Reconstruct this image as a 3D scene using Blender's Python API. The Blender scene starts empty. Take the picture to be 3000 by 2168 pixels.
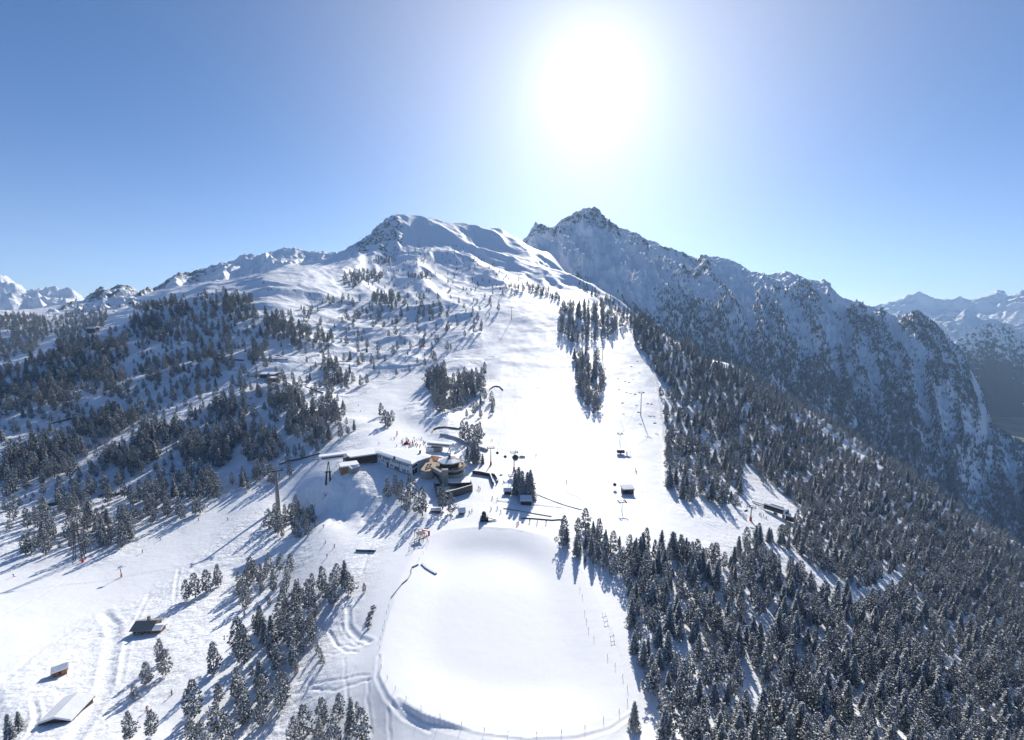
import bpy, bmesh, math, random
import numpy as np
from mathutils import Vector, Matrix
R = math.radians
random.seed(7)
RNG = np.random.default_rng(11)
scene = bpy.context.scene
COL = scene.collection

# ------------------------------------------------------------------ camera
F, CU, CV = 1330.0, 1500.0, 1084.0          # focal length and centre, in photo pixels (3000 x 2168)
PITCH, H = R(6.6), 110.0
CP, SP = math.cos(PITCH), math.sin(PITCH)
cam_d = bpy.data.cameras.new('camera')
cam = bpy.data.objects.new('camera', cam_d)
COL.objects.link(cam)
cam_d.sensor_width = 36.0
cam_d.lens = 36.0 * F / 3000.0
cam_d.clip_start, cam_d.clip_end = 1.0, 40000.0
cam.location = (0, 0, H)
cam.rotation_euler = (R(90) - PITCH, 0, 0)
scene.camera = cam

# ------------------------------------------------------------------ light
SUN_EL, SUN_AZ = R(25.6), R(9.3)            # azimuth: to the right of +Y
SUN_DIR = Vector((math.sin(SUN_AZ)*math.cos(SUN_EL), math.cos(SUN_AZ)*math.cos(SUN_EL), math.sin(SUN_EL)))
sd = bpy.data.lights.new('sun', 'SUN')
sd.energy, sd.angle, sd.color = 4.4, R(0.53), (1.0, 0.945, 0.845)
so = bpy.data.objects.new('sun', sd)
COL.objects.link(so)
so.rotation_euler = (-SUN_DIR).to_track_quat('-Z', 'Y').to_euler()

world = bpy.data.worlds.new('World')
scene.world = world
world.use_nodes = True
wn, wl = world.node_tree.nodes, world.node_tree.links
wn.clear()
w_out = wn.new('ShaderNodeOutputWorld')
w_bg = wn.new('ShaderNodeBackground')
w_sky = wn.new('ShaderNodeTexSky')
w_sky.sky_type = 'NISHITA'
w_sky.sun_disc = False
w_sky.sun_elevation, w_sky.sun_rotation = SUN_EL, SUN_AZ
w_sky.altitude, w_sky.air_density, w_sky.dust_density, w_sky.ozone_density = 0, 0.7, 0.3, 8.0
w_bg.inputs['Strength'].default_value = 0.097
# the aureole of thin ice haze round the sun, as a function of the angle to the sun only
w_geo = wn.new('ShaderNodeNewGeometry')
w_dot = wn.new('ShaderNodeVectorMath'); w_dot.operation = 'DOT_PRODUCT'
w_dot.inputs[1].default_value = -SUN_DIR
wl.new(w_geo.outputs['Incoming'], w_dot.inputs[0])
def wmath(op, a, b=None):
    n = wn.new('ShaderNodeMath'); n.operation = op
    for i, x in enumerate((a, b)):
        if x is None: continue
        if isinstance(x, (int, float)): n.inputs[i].default_value = x
        else: wl.new(x, n.inputs[i])
    return n.outputs[0]
w_ang = wmath('ARCCOSINE', wmath('MINIMUM', w_dot.outputs['Value'], 0.999999))
def lobe(width, gain):
    q = wmath('DIVIDE', w_ang, width)
    return wmath('MULTIPLY', wmath('EXPONENT', wmath('MULTIPLY', wmath('MULTIPLY', q, q), -1.0)), gain)
w_glow = wmath('ADD', lobe(R(6.0), 2.6), lobe(R(23), 3.3))
w_add = wn.new('ShaderNodeMixRGB'); w_add.blend_type = 'ADD'; w_add.inputs[0].default_value = 1.0
w_gc = wn.new('ShaderNodeMixRGB'); w_gc.blend_type = 'MULTIPLY'; w_gc.inputs[0].default_value = 1.0
w_gc.inputs[1].default_value = (1.0, 0.84, 0.58, 1)
wl.new(w_glow, w_gc.inputs[2])
w_sep = wn.new('ShaderNodeSeparateXYZ'); wl.new(w_geo.outputs['Incoming'], w_sep.inputs[0])
w_el = wmath('DIVIDE', wmath('ARCSINE', wmath('MULTIPLY', w_sep.outputs['Z'], -1.0)), R(11))
w_hz = wmath('MULTIPLY', wmath('EXPONENT', wmath('MULTIPLY', wmath('MULTIPLY', w_el, w_el), -1.0)), 1.0)
w_hc = wn.new('ShaderNodeMixRGB'); w_hc.blend_type = 'MULTIPLY'; w_hc.inputs[0].default_value = 1.0; w_hc.inputs[1].default_value = (1.15, 0.62, 0.15, 1)
wl.new(w_hz, w_hc.inputs[2])
w_ad2 = wn.new('ShaderNodeMixRGB'); w_ad2.blend_type = 'ADD'; w_ad2.inputs[0].default_value = 1.0
w_tint = wn.new('ShaderNodeMixRGB'); w_tint.blend_type = 'MULTIPLY'; w_tint.inputs[0].default_value = 1.0
w_tint.inputs[2].default_value = (0.90, 0.94, 0.92, 1)
wl.new(w_sky.outputs[0], w_tint.inputs[1]); wl.new(w_tint.outputs[0], w_add.inputs[1]); wl.new(w_gc.outputs[0], w_ad2.inputs[1]); wl.new(w_hc.outputs[0], w_ad2.inputs[2]); wl.new(w_ad2.outputs[0], w_add.inputs[2])
wl.new(w_add.outputs[0], w_bg.inputs['Color'])
wl.new(w_bg.outputs[0], w_out.inputs['Surface'])

scene.view_settings.view_transform = 'Standard'
scene.view_settings.look = 'None'
scene.view_settings.exposure = 0.44
scene.view_settings.gamma = 1.0
scene.render.engine = 'CYCLES'
cy = scene.cycles
cy.use_adaptive_sampling = True
cy.adaptive_threshold = 0.02
cy.use_denoising = True
cy.max_bounces = 6; cy.diffuse_bounces = 4; cy.glossy_bounces = 2; cy.transmission_bounces = 3
cy.volume_bounces = 1; cy.transparent_max_bounces = 6
cy.time_limit = 900

# ------------------------------------------------------------------ numbers
def px_ray(u, v):
    """photo pixel -> (x / y, (z - H) / y) of its sight line"""
    dx, dy = (np.asarray(u, float) - CU) / F, (CV - np.asarray(v, float)) / F
    den = CP + dy * SP
    return dx / den, (-SP + dy * CP) / den
def ray_px(s, e):
    dy = (e * CP + SP) / (CP - e * SP)
    den = CP + dy * SP
    return CU + s * den * F, CV - dy * F
def hash2(ix, iy, seed):
    h = (ix * 374761393 + iy * 668265263 + seed * 144665) & 0x7fffffff
    h = ((h ^ (h >> 13)) * 1274126177) & 0x7fffffff
    return ((h ^ (h >> 16)) & 0xffff) / 65535.0
def vnoise(x, y, seed=0):
    """gradient noise, about -1..1"""
    x0, y0 = np.floor(x).astype(np.int64), np.floor(y).astype(np.int64)
    fx, fy = x - x0, y - y0
    ux, uy = fx*fx*fx*(fx*(fx*6-15)+10), fy*fy*fy*(fy*(fy*6-15)+10)
    def g(ix, iy, dx, dy):
        a = hash2(ix, iy, seed) * 2 * np.pi
        return np.cos(a)*dx + np.sin(a)*dy
    n0 = g(x0, y0, fx, fy)*(1-ux) + g(x0+1, y0, fx-1, fy)*ux
    n1 = g(x0, y0+1, fx, fy-1)*(1-ux) + g(x0+1, y0+1, fx-1, fy-1)*ux
    return (n0*(1-uy) + n1*uy) * 1.5
def fbm(x, y, octv=4, seed=0, gain=0.5):
    o, a = 0, 1.0
    for k in range(octv):
        o = o + a*vnoise(x*2**k + 17.3*k, y*2**k - 9.1*k, seed+k); a *= gain
    return o
def ridged(x, y, octv=5, seed=0, gain=0.5):
    o, a, w = 0, 1.0, 1.0
    for k in range(octv):
        n = (1 - np.abs(vnoise(x*2**k + 5.7*k, y*2**k + 3.3*k, seed+k)))**2
        o = o + a*n*w; w = np.clip(n*1.4, 0, 1); a *= gain
    return o
def sstep(a, b, x):
    t = np.clip((x-a)/(b-a), 0, 1); return t*t*(3-2*t)
def in_poly(px, py, poly):
    poly = np.asarray(poly, float); inside = np.zeros(px.shape, bool)
    n = len(poly)
    for i in range(n):
        x0, y0 = poly[i]; x1, y1 = poly[(i+1) % n]
        if y0 == y1: continue
        c = ((y0 > py) != (y1 > py)) & (px < (x1-x0)*(py-y0)/(y1-y0) + x0)
        inside ^= c
    return inside
def poly_dist(px, py, poly, closed=True):
    poly = np.asarray(poly, float); d = np.full(px.shape, 1e9); n = len(poly)
    for i in range(n if closed else n-1):
        a, b = poly[i], poly[(i+1) % n]; ab = b-a
        t = np.clip(((px-a[0])*ab[0] + (py-a[1])*ab[1]) / (ab@ab + 1e-9), 0, 1)
        d = np.minimum(d, np.hypot(px-a[0]-t*ab[0], py-a[1]-t*ab[1]))
    return d
def blur(a, k):
    for _ in range(3):
        for ax in (0, 1):
            c = np.cumsum(np.pad(a, [(k+1, k) if i == ax else (0, 0) for i in (0, 1)], mode='edge'), axis=ax)
            a = (np.take(c, range(2*k+1, c.shape[ax]), ax) - np.take(c, range(0, c.shape[ax]-2*k-1), ax)) / (2*k+1)
    return a

# ------------------------------------------------------------------ materials
def mat(name, base=(0.8, 0.8, 0.8), rough=0.7, metal=0.0, noise=None, bump=None):
    """noise = (scale, colour2, lo, hi); bump = (scale, strength, distance)"""
    m = bpy.data.materials.new(name); m.use_nodes = True
    nt = m.node_tree; b = nt.nodes['Principled BSDF']
    b.inputs['Base Color'].default_value = (*base, 1)
    b.inputs['Roughness'].default_value = rough
    b.inputs['Metallic'].default_value = metal
    tc = nt.nodes.new('ShaderNodeTexCoord')
    if noise:
        n = nt.nodes.new('ShaderNodeTexNoise'); n.inputs['Scale'].default_value = noise[0]; n.inputs['Detail'].default_value = 6
        nt.links.new(tc.outputs['Object'], n.inputs['Vector'])
        mr = nt.nodes.new('ShaderNodeMapRange'); mr.inputs[1].default_value = noise[2]; mr.inputs[2].default_value = noise[3]
        nt.links.new(n.outputs[0], mr.inputs[0])
        mx = nt.nodes.new('ShaderNodeMixRGB'); mx.inputs[1].default_value = (*base, 1); mx.inputs[2].default_value = (*noise[1], 1)
        nt.links.new(mr.outputs[0], mx.inputs[0]); nt.links.new(mx.outputs[0], b.inputs['Base Color'])
    if bump:
        n = nt.nodes.new('ShaderNodeTexNoise'); n.inputs['Scale'].default_value = bump[0]; n.inputs['Detail'].default_value = 5
        nt.links.new(tc.outputs['Object'], n.inputs['Vector'])
        bp = nt.nodes.new('ShaderNodeBump'); bp.inputs['Strength'].default_value = bump[1]; bp.inputs['Distance'].default_value = bump[2]
        nt.links.new(n.outputs[0], bp.inputs['Height']); nt.links.new(bp.outputs[0], b.inputs['Normal'])
    return m
SNOW = (0.91, 0.925, 0.95)
def terrain_mat(name, rock_col, rock2, sc_rock, sc_bump, bump_d, rough_attr=True):
    """snow that gives way to rock where the vertex attribute 'rock' says so, with noise-broken edges"""
    m = bpy.data.materials.new(name); m.use_nodes = True
    nt = m.node_tree; N, L = nt.nodes, nt.links; b = N['Principled BSDF']
    b.inputs['Roughness'].default_value = 0.65
    b.inputs['Specular IOR Level'].default_value = 0.22
    tc = N.new('ShaderNodeTexCoord')
    def noise(scale, det=6, rough=0.6):
        n = N.new('ShaderNodeTexNoise'); n.inputs['Scale'].default_value = scale; n.inputs['Detail'].default_value = det
        n.inputs['Roughness'].default_value = rough
        L.new(tc.outputs['Object'], n.inputs['Vector']); return n.outputs[0]
    def math_(op, a, c):
        n = N.new('ShaderNodeMath'); n.operation = op
        for i, x in enumerate((a, c)):
            if isinstance(x, (int, float)): n.inputs[i].default_value = x
            else: L.new(x, n.inputs[i])
        return n.outputs[0]
    at = N.new('ShaderNodeAttribute'); at.attribute_name = 'rock'
    ar = N.new('ShaderNodeAttribute'); ar.attribute_name = 'rough'
    f = math_('ADD', at.outputs['Fac'], math_('MULTIPLY', math_('SUBTRACT', noise(sc_rock, 8, 0.7), 0.5), 1.6))
    mr = N.new('ShaderNodeMapRange'); mr.inputs[1].default_value = 0.46; mr.inputs[2].default_value = 0.58
    L.new(f, mr.inputs[0])
    rk = N.new('ShaderNodeMixRGB'); rk.inputs[1].default_value = (*rock_col, 1); rk.inputs[2].default_value = (*rock2, 1)
    L.new(noise(sc_rock*2.3), rk.inputs[0])
    mx = N.new('ShaderNodeMixRGB'); mx.inputs[1].default_value = (*SNOW, 1)
    L.new(mr.outputs[0], mx.inputs[0]); L.new(rk.outputs[0], mx.inputs[2])
    L.new(mx.outputs[0], b.inputs['Base Color'])
    bp = N.new('ShaderNodeBump'); bp.inputs['Distance'].default_value = bump_d
    h = math_('MULTIPLY', math_('ADD', noise(sc_bump, 8, 0.6), math_('MULTIPLY', noise(sc_bump*0.23, 4), 2.0)), math_('ADD', ar.outputs['Fac'], 0.04))
    mp = N.new('ShaderNodeMapping'); mp.inputs['Scale'].default_value = (0.55, 0.05, 0.3); L.new(tc.outputs['Object'], mp.inputs[0])
    sn = N.new('ShaderNodeTexNoise'); sn.inputs['Scale'].default_value = 1.0; sn.inputs['Detail'].default_value = 6; L.new(mp.outputs[0], sn.inputs['Vector'])
    h = math_('ADD', h, math_('MULTIPLY', sn.outputs[0], math_('MULTIPLY', math_('MAXIMUM', math_('SUBTRACT', math_('MINIMUM', ar.outputs['Fac'], 0.2), 0.09), 0.0), 1.6)))
    L.new(h, bp.inputs['Height']); bp.inputs['Strength'].default_value = 1.0
    L.new(bp.outputs[0], b.inputs['Normal'])
    return m

# ------------------------------------------------------------------ meshes
def grid_mesh(name, X, Y, Z, m, attrs=None, label=None, kind='structure'):
    nr, nc = X.shape
    co = np.stack([X, Y, Z], -1).reshape(-1, 3).astype(np.float32)
    i = np.arange(nr*nc).reshape(nr, nc)
    q = np.stack([i[:-1, :-1], i[:-1, 1:], i[1:, 1:], i[1:, :-1]], -1).reshape(-1, 4)
    return quads_mesh(name, co, q, m, attrs, kind)
def quads_mesh(name, co, q, m, attrs=None, kind=None, smooth=True):
    me = bpy.data.meshes.new(name)
    n = len(q); k = q.shape[1]
    me.vertices.add(len(co)); me.vertices.foreach_set('co', np.ascontiguousarray(co, np.float32).ravel())
    me.loops.add(n*k); me.loops.foreach_set('vertex_index', np.ascontiguousarray(q, np.int32).ravel())
    me.polygons.add(n); me.polygons.foreach_set('loop_start', np.arange(0, n*k, k, dtype=np.int32))
    me.polygons.foreach_set('use_smooth', np.full(n, smooth))
    for nm, a in (attrs or {}).items():
        at = me.attributes.new(nm, 'FLOAT', 'POINT'); at.data.foreach_set('value', a.ravel().astype(np.float32))
    me.update(calc_edges=True)
    if m: me.materials.append(m)
    o = bpy.data.objects.new(name, me); COL.objects.link(o)
    if kind: o['kind'] = kind
    return o

# ------------------------------------------------------------------ the ground: height field in (x / y, log y)
CTRL = {  # photo column: (row, forward distance) of the ground seen there, near to far; rows past a crest are hidden
 -350: [(2168,135),(2000,158),(1850,190),(1700,240),(1600,280),(1500,330),(1400,395),(1300,470),(1200,560),(1130,650),(1110,720),(1140,850),(1110,1000),(1040,1120),(960,1350),(890,1650),(900,2100)],
 0: [(2168,125),(2000,150),(1850,185),(1700,235),(1600,275),(1500,325),(1400,385),(1300,450),(1200,530),(1130,600),(1075,680),(1092,800),(1072,950),(1040,1120),(980,1400),(925,1750),(912,2100),(930,2500)],
 150: [(1050,700),(1022,760),(1042,860),(1036,1000),(990,1250),(950,1550),(915,2000),(900,2300),(930,2700)],
 300: [(2168,122),(2000,150),(1850,185),(1700,235),(1600,275),(1500,322),(1400,378),(1300,440),(1200,520),(1100,620),(1000,740),(966,810),(1000,950),(985,1100),(940,1500),(900,2000),(872,2350),(880,2800)],
 450: [(1000,740),(940,830),(908,900),(925,1000),(920,1250),(895,1700),(862,2200),(860,2700)],
 600: [(2168,118),(2000,143),(1850,178),(1700,228),(1600,268),(1500,316),(1400,372),(1300,435),(1200,512),(1100,615),(1000,740),(900,880),(858,980),(842,1060),(850,1250),(850,1500),(840,1800),(830,2300)],
 720: [(1000,740),(920,870),(860,1000),(828,1100),(830,1300),(825,1600),(815,1900),(820,2300)],
 800: [(2168,116),(2000,138),(1850,170),(1700,218),(1600,258),(1500,308),(1420,350),(1350,388),(1300,425),(1200,505),(1100,610),(1000,740),(900,900),(840,1060),(800,1250),(800,1500),(795,1900),(800,2300)],
 900: [(1520,300),(1450,325),(1380,360),(1300,415),(900,980),(830,1150),(785,1380),(772,1650),(775,1900),(785,2300)],
 1000: [(2168,113),(2050,125),(1950,138),(1800,165),(1700,190),(1600,226),(1550,250),(1500,277),(1330,362),(1300,392),(1250,445),(1200,508),(1150,578),(1100,652),(1050,740),(1000,832),(950,932),(900,1055),(850,1200),(800,1400),(770,1600),(742,1850),(760,2100),(790,2500)],
 1120: [(650,2120),(700,1900),(760,1680),(670,2300)],
 1250: [(1500,245),(1300,388),(1250,448),(1200,520),(1150,600),(1100,690),(1050,780),(1000,880),(950,990),(900,1120),(850,1280),(800,1470),(750,1700),(700,1950),(640,2230),(660,2400),(720,2600)],
 1400: [(668,2220),(720,1900),(700,2450)],
 1500: [(1550,226),(1500,249),(1450,273),(1400,305),(1350,343),(1300,385),(1250,436),(1200,500),(1150,578),(1100,668),(1050,765),(1000,870),(950,985),(900,1120),(860,1240),(820,1400),(780,1580),(740,1780),(693,2110),(715,2300),(780,2600)],
 1620: [(757,1830),(800,1620),(850,1320),(790,2000),(900,2450)],
 1700: [(1540,230),(1500,251),(1450,278),(1400,310),(1300,392),(1200,492),(1150,562),(1100,642),(1050,732),(1000,832),(950,950),(900,1090),(855,1290),(822,1550),(850,1750),(960,2300)],
 1790: [(876,1350),(910,1180),(905,1500),(1050,2100)],
 1900: [(2168,101),(2130,104),(1900,136),(1700,178),(1570,218),(1480,263),(1400,313),(1300,397),(1200,502),(1100,642),(1000,822),(960,960),(940,1130),(970,1300),(1020,1600),(1120,2200)],
 2020: [(1100,700),(1040,840),(1022,950),(1050,1100),(1060,1300),(1130,1800)],
 2150: [(2168,106),(1900,148),(1700,195),(1600,230),(1550,255),(1500,286),(1450,321),(1400,366),(1300,463),(1200,600),(1130,740),(1108,850),(1140,980),(1120,1080),(1075,1250),(1110,1450),(1250,2000)],
 2300: [(1207,760),(1240,880),(1210,1000),(1165,1180),(1200,1350),(1350,1900)],
 2450: [(2168,116),(1900,165),(1700,222),(1600,270),(1500,345),(1400,455),(1330,585),(1290,700),(1320,800),(1310,920),(1248,1110),(1290,1280),(1450,1800)],
 2600: [(1365,640),(1400,730),(1400,850),(1342,1040),(1390,1200),(1560,1700)],
 2750: [(2168,126),(1900,188),(1700,275),(1600,362),(1550,430),(1470,585),(1500,660),(1510,780),(1440,980),(1490,1120),(1660,1600)],
 3000: [(2168,140),(2000,182),(1900,225),(1800,285),(1700,392),(1645,500),(1680,580),(1690,680),(1600,860),(1650,990),(1830,1500)],
 3300: [(2168,172),(2000,245),(1900,330),(1855,430),(1900,500),(1910,590),(1810,770),(1870,900),(2060,1400)],
 3600: [(2168,215),(2090,380),(2150,450),(2120,540),(2040,690),(2110,820)],
}
def stretch(u, v, y):
    """the left slope is steeper than first laid out (it lies in grazing light), the summit lies farther back"""
    if u >= 1000: return y if y < 1120 else 1120+(y-1120)*1.65
    w = min(1.0, max(0.0, (1000-u)/260.0))
    f = y if y < 420 else 420+(y-420)*0.94 if y < 1300 else 1247.2+(y-1300)*1.15
    return y*(1-w)+f*w
pts = [(u, v, stretch(u, v, y)) for u, L in CTRL.items() for v, y in L]
# the reservoir rim and the level ground of the station all lie at about z = 0 (z = 1 for the platform)
POND_PX = [(1232,1588),(1196,1650),(1160,1740),(1128,1830),(1108,1920),(1114,1990),(1150,2046),(1240,2098),(1380,2142),(1540,2160),(1680,2154),(1780,2128),(1842,2084),(1850,2020),(1826,1940),(1790,1850),(1750,1760),(1712,1690),(1664,1620),(1600,1572),(1500,1550),(1400,1546),(1300,1556)]
for u, v in POND_PX[::2] + [(1500,1650),(1500,1800),(1500,1950),(1300,1800),(1700,1850),(1400,2050),(1700,2050)]:
    s_, e_ = px_ray(u, v); pts.append((u, v, -H/e_))
for u, v, z in [(1000,1388,1.0),(1080,1380,1.2),(1160,1400,1.2),(1260,1420,1.2),(1340,1400,1.2),(1400,1385,1),(1330,1340,1.5),(1200,1330,2),(1100,1335,2),
                (1440,1440,0),(1400,1500,0),(1300,1500,-1),(1200,1520,-3),(1130,1480,-6),(1060,1430,-2),(1060,1500,-10),(1060,1600,-7),(1150,1600,-3),(960,1440,-7),(940,1540,-14),(1060,1750,-4),(1040,1900,-6),(1100,2110,-5),(1200,2160,-5)]:
    s_, e_ = px_ray(u, v); pts.append((u, v, (z-H)/e_))
P = np.array(pts, float)
cs, ce = px_ray(P[:, 0], P[:, 1]); ct = np.log(P[:, 2])
TS = 0.62                                    # log-distance is weighed a little less than bearing
def tps(ax, ay, bx, by):
    r2 = (ax[:, None]-bx[None])**2 + (ay[:, None]-by[None])**2
    return r2*np.log(r2 + 1e-12)
n = len(P)
A = np.zeros((n+3, n+3)); A[:n, :n] = tps(cs, ct*TS, cs, ct*TS) + np.eye(n)*0.0006
A[:n, n:] = np.stack([np.ones(n), cs, ct], 1); A[n:, :n] = A[:n, n:].T
W = np.linalg.solve(A, np.r_[ce, 0, 0, 0])
S0, S1, T0, T1 = -1.55, 1.55, math.log(60), math.log(4200)
gs, gt = np.linspace(S0, S1, 260), np.linspace(T0, T1, 260)
GS, GT = np.meshgrid(gs, gt)
GE = (tps(GS.ravel(), GT.ravel()*TS, cs, ct*TS) @ W[:n] + W[n] + W[n+1]*GS.ravel() + W[n+2]*GT.ravel()).reshape(GS.shape)
def cubic_w(nf, nc):
    x = np.linspace(0, nc-1, nf); i = np.clip(np.floor(x).astype(int), 0, nc-2); f = x-i
    M = np.zeros((nf, nc)); r = np.arange(nf)
    for k, w in ((-1, -.5*f+f*f-.5*f**3), (0, 1-2.5*f*f+1.5*f**3), (1, .5*f+2*f*f-1.5*f**3), (2, -.5*f*f+.5*f**3)):
        np.add.at(M, (r, np.clip(i+k, 0, nc-1)), w)
    return M
NR, NC = 1000, 1100
E = cubic_w(NR, 260) @ GE @ cubic_w(NC, 260).T
sv, tv = np.linspace(S0, S1, NC), np.linspace(T0, T1, NR)
SS, TT = np.meshgrid(sv, tv)
YY = np.exp(TT); XX = SS*YY; ZZ = H + E*YY
UU, VV = ray_px(SS, E)

# groomed snow, in photo outlines (they lie on the ground surface itself)
PISTES = [
 [(1400,905),(1480,872),(1560,862),(1622,882),(1636,960),(1660,1080),(1690,1230),(1742,1262),(1756,1110),(1790,1000),(1830,952),(1905,1010),(1930,1150),(1950,1300),(1962,1450),(2010,1525),(2200,1570),(1900,1600),(1720,1560),(1330,1560),(1240,1500),(1330,1420),(1340,1300),(1450,1222),(1425,1060),(1432,980)],
 [(1000,1180),(1110,1130),(1230,1078),(1262,1110),(1180,1200),(1250,1250),(1330,1330),(1180,1335),(1050,1325),(1062,1240)],
 [(-400,1980),(-300,1640),(0,1640),(330,1650),(700,1445),(930,1352),(962,1410),(900,1440),(720,1515),(430,1750),(250,1820),(0,2000)],
 [(950,1480),(1020,1420),(1080,1410),(1060,1560),(1000,1640),(880,1720),(760,1850),(560,2168),(330,2168),(600,1950),(800,1740),(900,1640)],
]
piste = np.zeros(SS.shape)
for pl in PISTES: piste = np.maximum(piste, in_poly(UU, VV, pl))
piste = blur(piste, 6)
px_, pe_ = px_ray(*np.array(POND_PX, float).T)
POND = np.stack([px_*(-H/pe_), -H/pe_], 1)
pin = in_poly(XX, YY, POND); pdist = poly_dist(XX, YY, POND)*np.where(pin, 1, -1)
near_pond = sstep(-26, -2, pdist)
psoft = blur(pdist, 9)
# relief: drifts and hummocks off the pistes, gullies on the upper hill
off = (1-piste)*(1-near_pond)
amp = 0.0030*np.minimum(YY, 500)*off
ZZ = ZZ + amp*(fbm(XX/55, YY/75, 5, 3)*1.0)
upper = sstep(1000, 1500, YY)*sstep(-0.62, -0.3, SS)
crag = sstep(905, 1000, UU)*sstep(1215, 1150, UU)*sstep(770, 725, VV)*sstep(1500, 1900, YY)
ZZ = ZZ + crag*(ridged(XX/120, YY/190, 5, 23)-1.25)*26
ZZ = ZZ + upper*off*(ridged(XX/260+0.35*YY/260, YY/900, 4, 21)-0.9)*26
knolls = sstep(250, 500, YY)*(1-upper)*sstep(0.1, -0.25, SS)*off
ZZ = ZZ + knolls*(ridged(XX/150-0.5*YY/150, YY/230, 4, 31)-0.9)*11
ZZ = ZZ + piste*(1-near_pond)*(fbm(XX/70, YY/95, 4, 77)*1.5*np.clip(YY/600, 0.3, 1.4) + 1.6*np.exp(-((VV-1062-0.06*(UU-1500))/9.0)**2)*sstep(1420, 1480, UU)*sstep(1760, 1700, UU))
bank = sstep(940, 980, UU)*sstep(1160, 1110, UU)*sstep(1405, 1425, VV)*sstep(1560, 1520, VV)*sstep(240, 255, YY)*sstep(345, 330, YY)
ZZ = ZZ + bank*(fbm(XX/15+0.3, YY/32, 4, 91)*1.5 + fbm(XX/5, YY/6, 3, 92)*0.3)
# the reservoir: a flat snow sheet in a shallow bowl
bowl = -(2.0+1.2*sstep(170, 205, YY))*sstep(0, 20, psoft)
bowl = blur(bowl, 5)
ZZ = ZZ*(1-near_pond) + near_pond*np.where(pin, bowl, np.minimum(ZZ*0.3, 0.3))
ZZ += 0.15*np.exp(-(pdist/3.5)**2)
def at_many(u, v, ymin=70.0):
    s_, e_ = px_ray(u, v); i0 = int((math.log(ymin)-T0)/(T1-T0)*(NR-1))
    j = np.clip((s_-S0)/(S1-S0)*(NC-1), 0, NC-1.001); j0 = j.astype(int); f = j-j0
    X, Y, Z = np.full(len(u), np.nan), np.full(len(u), np.nan), np.full(len(u), np.nan)
    for a in range(0, len(u), 4000):
        k = slice(a, a+4000)
        col = EG[i0:, j0[k]]*(1-f[k])+EG[i0:, j0[k]+1]*f[k]
        m = col >= e_[k]; i = np.argmax(m, 0); hit = m.any(0) & (i > 0); c = np.arange(m.shape[1])
        lo, hi = col[np.maximum(i-1, 0), c], col[i, c]
        t = tv[i0+np.maximum(i-1, 0)]+(tv[1]-tv[0])*np.clip((e_[k]-lo)/(hi-lo+1e-12), 0, 1)
        y = np.exp(t); y[~hit] = np.nan
        Y[k] = y; X[k] = s_[k]*y; Z[k] = H+e_[k]*y
    return X, Y, Z

EG = (ZZ-H)/YY
def polyline_pts(poly, step=4.0):
    out = []
    for (a, b), (c, d) in zip(poly, poly[1:]):
        n_ = max(2, int(math.hypot(c-a, d-b)/step)); out += [(a+(c-a)*i/n_, b+(d-b)*i/n_) for i in range(n_)]
    return out+[poly[-1]]
def track(poly, width, depth, wob=0.0):
    width *= 0.75; depth *= 0.55
    q = np.array(polyline_pts(poly), float)
    q[:, 0] += wob*fbm(np.arange(len(q))*0.13, np.full(len(q), poly[0][0]*0.1), 3, 7); q[:, 1] += wob*fbm(np.arange(len(q))*0.13, np.full(len(q), poly[0][1]*0.1+40), 3, 8)
    x, y, z = at_many(q[:, 0], q[:, 1]); k = np.isfinite(y); x, y = x[k], y[k]
    if len(x) < 2: return
    w3 = width*2.6
    i0, i1 = np.searchsorted(yv, [y.min()-w3, y.max()+w3]); sx = x/y
    j0, j1 = np.searchsorted(sv, [sx.min()-w3/y.min(), sx.max()+w3/y.min()])
    i0, i1, j0, j1 = max(0, i0), min(NR, i1+1), max(0, j0), min(NC, j1+1)
    sub = (slice(i0, i1), slice(j0, j1))
    d = poly_dist(XX[sub], YY[sub], np.stack([x, y], 1)[::max(1, len(x)//60)], closed=False)/width
    ZZ[sub] += depth*(-np.exp(-d**2)+0.45*np.exp(-((d-1.7)/0.55)**2))
yv = np.exp(tv)
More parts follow.
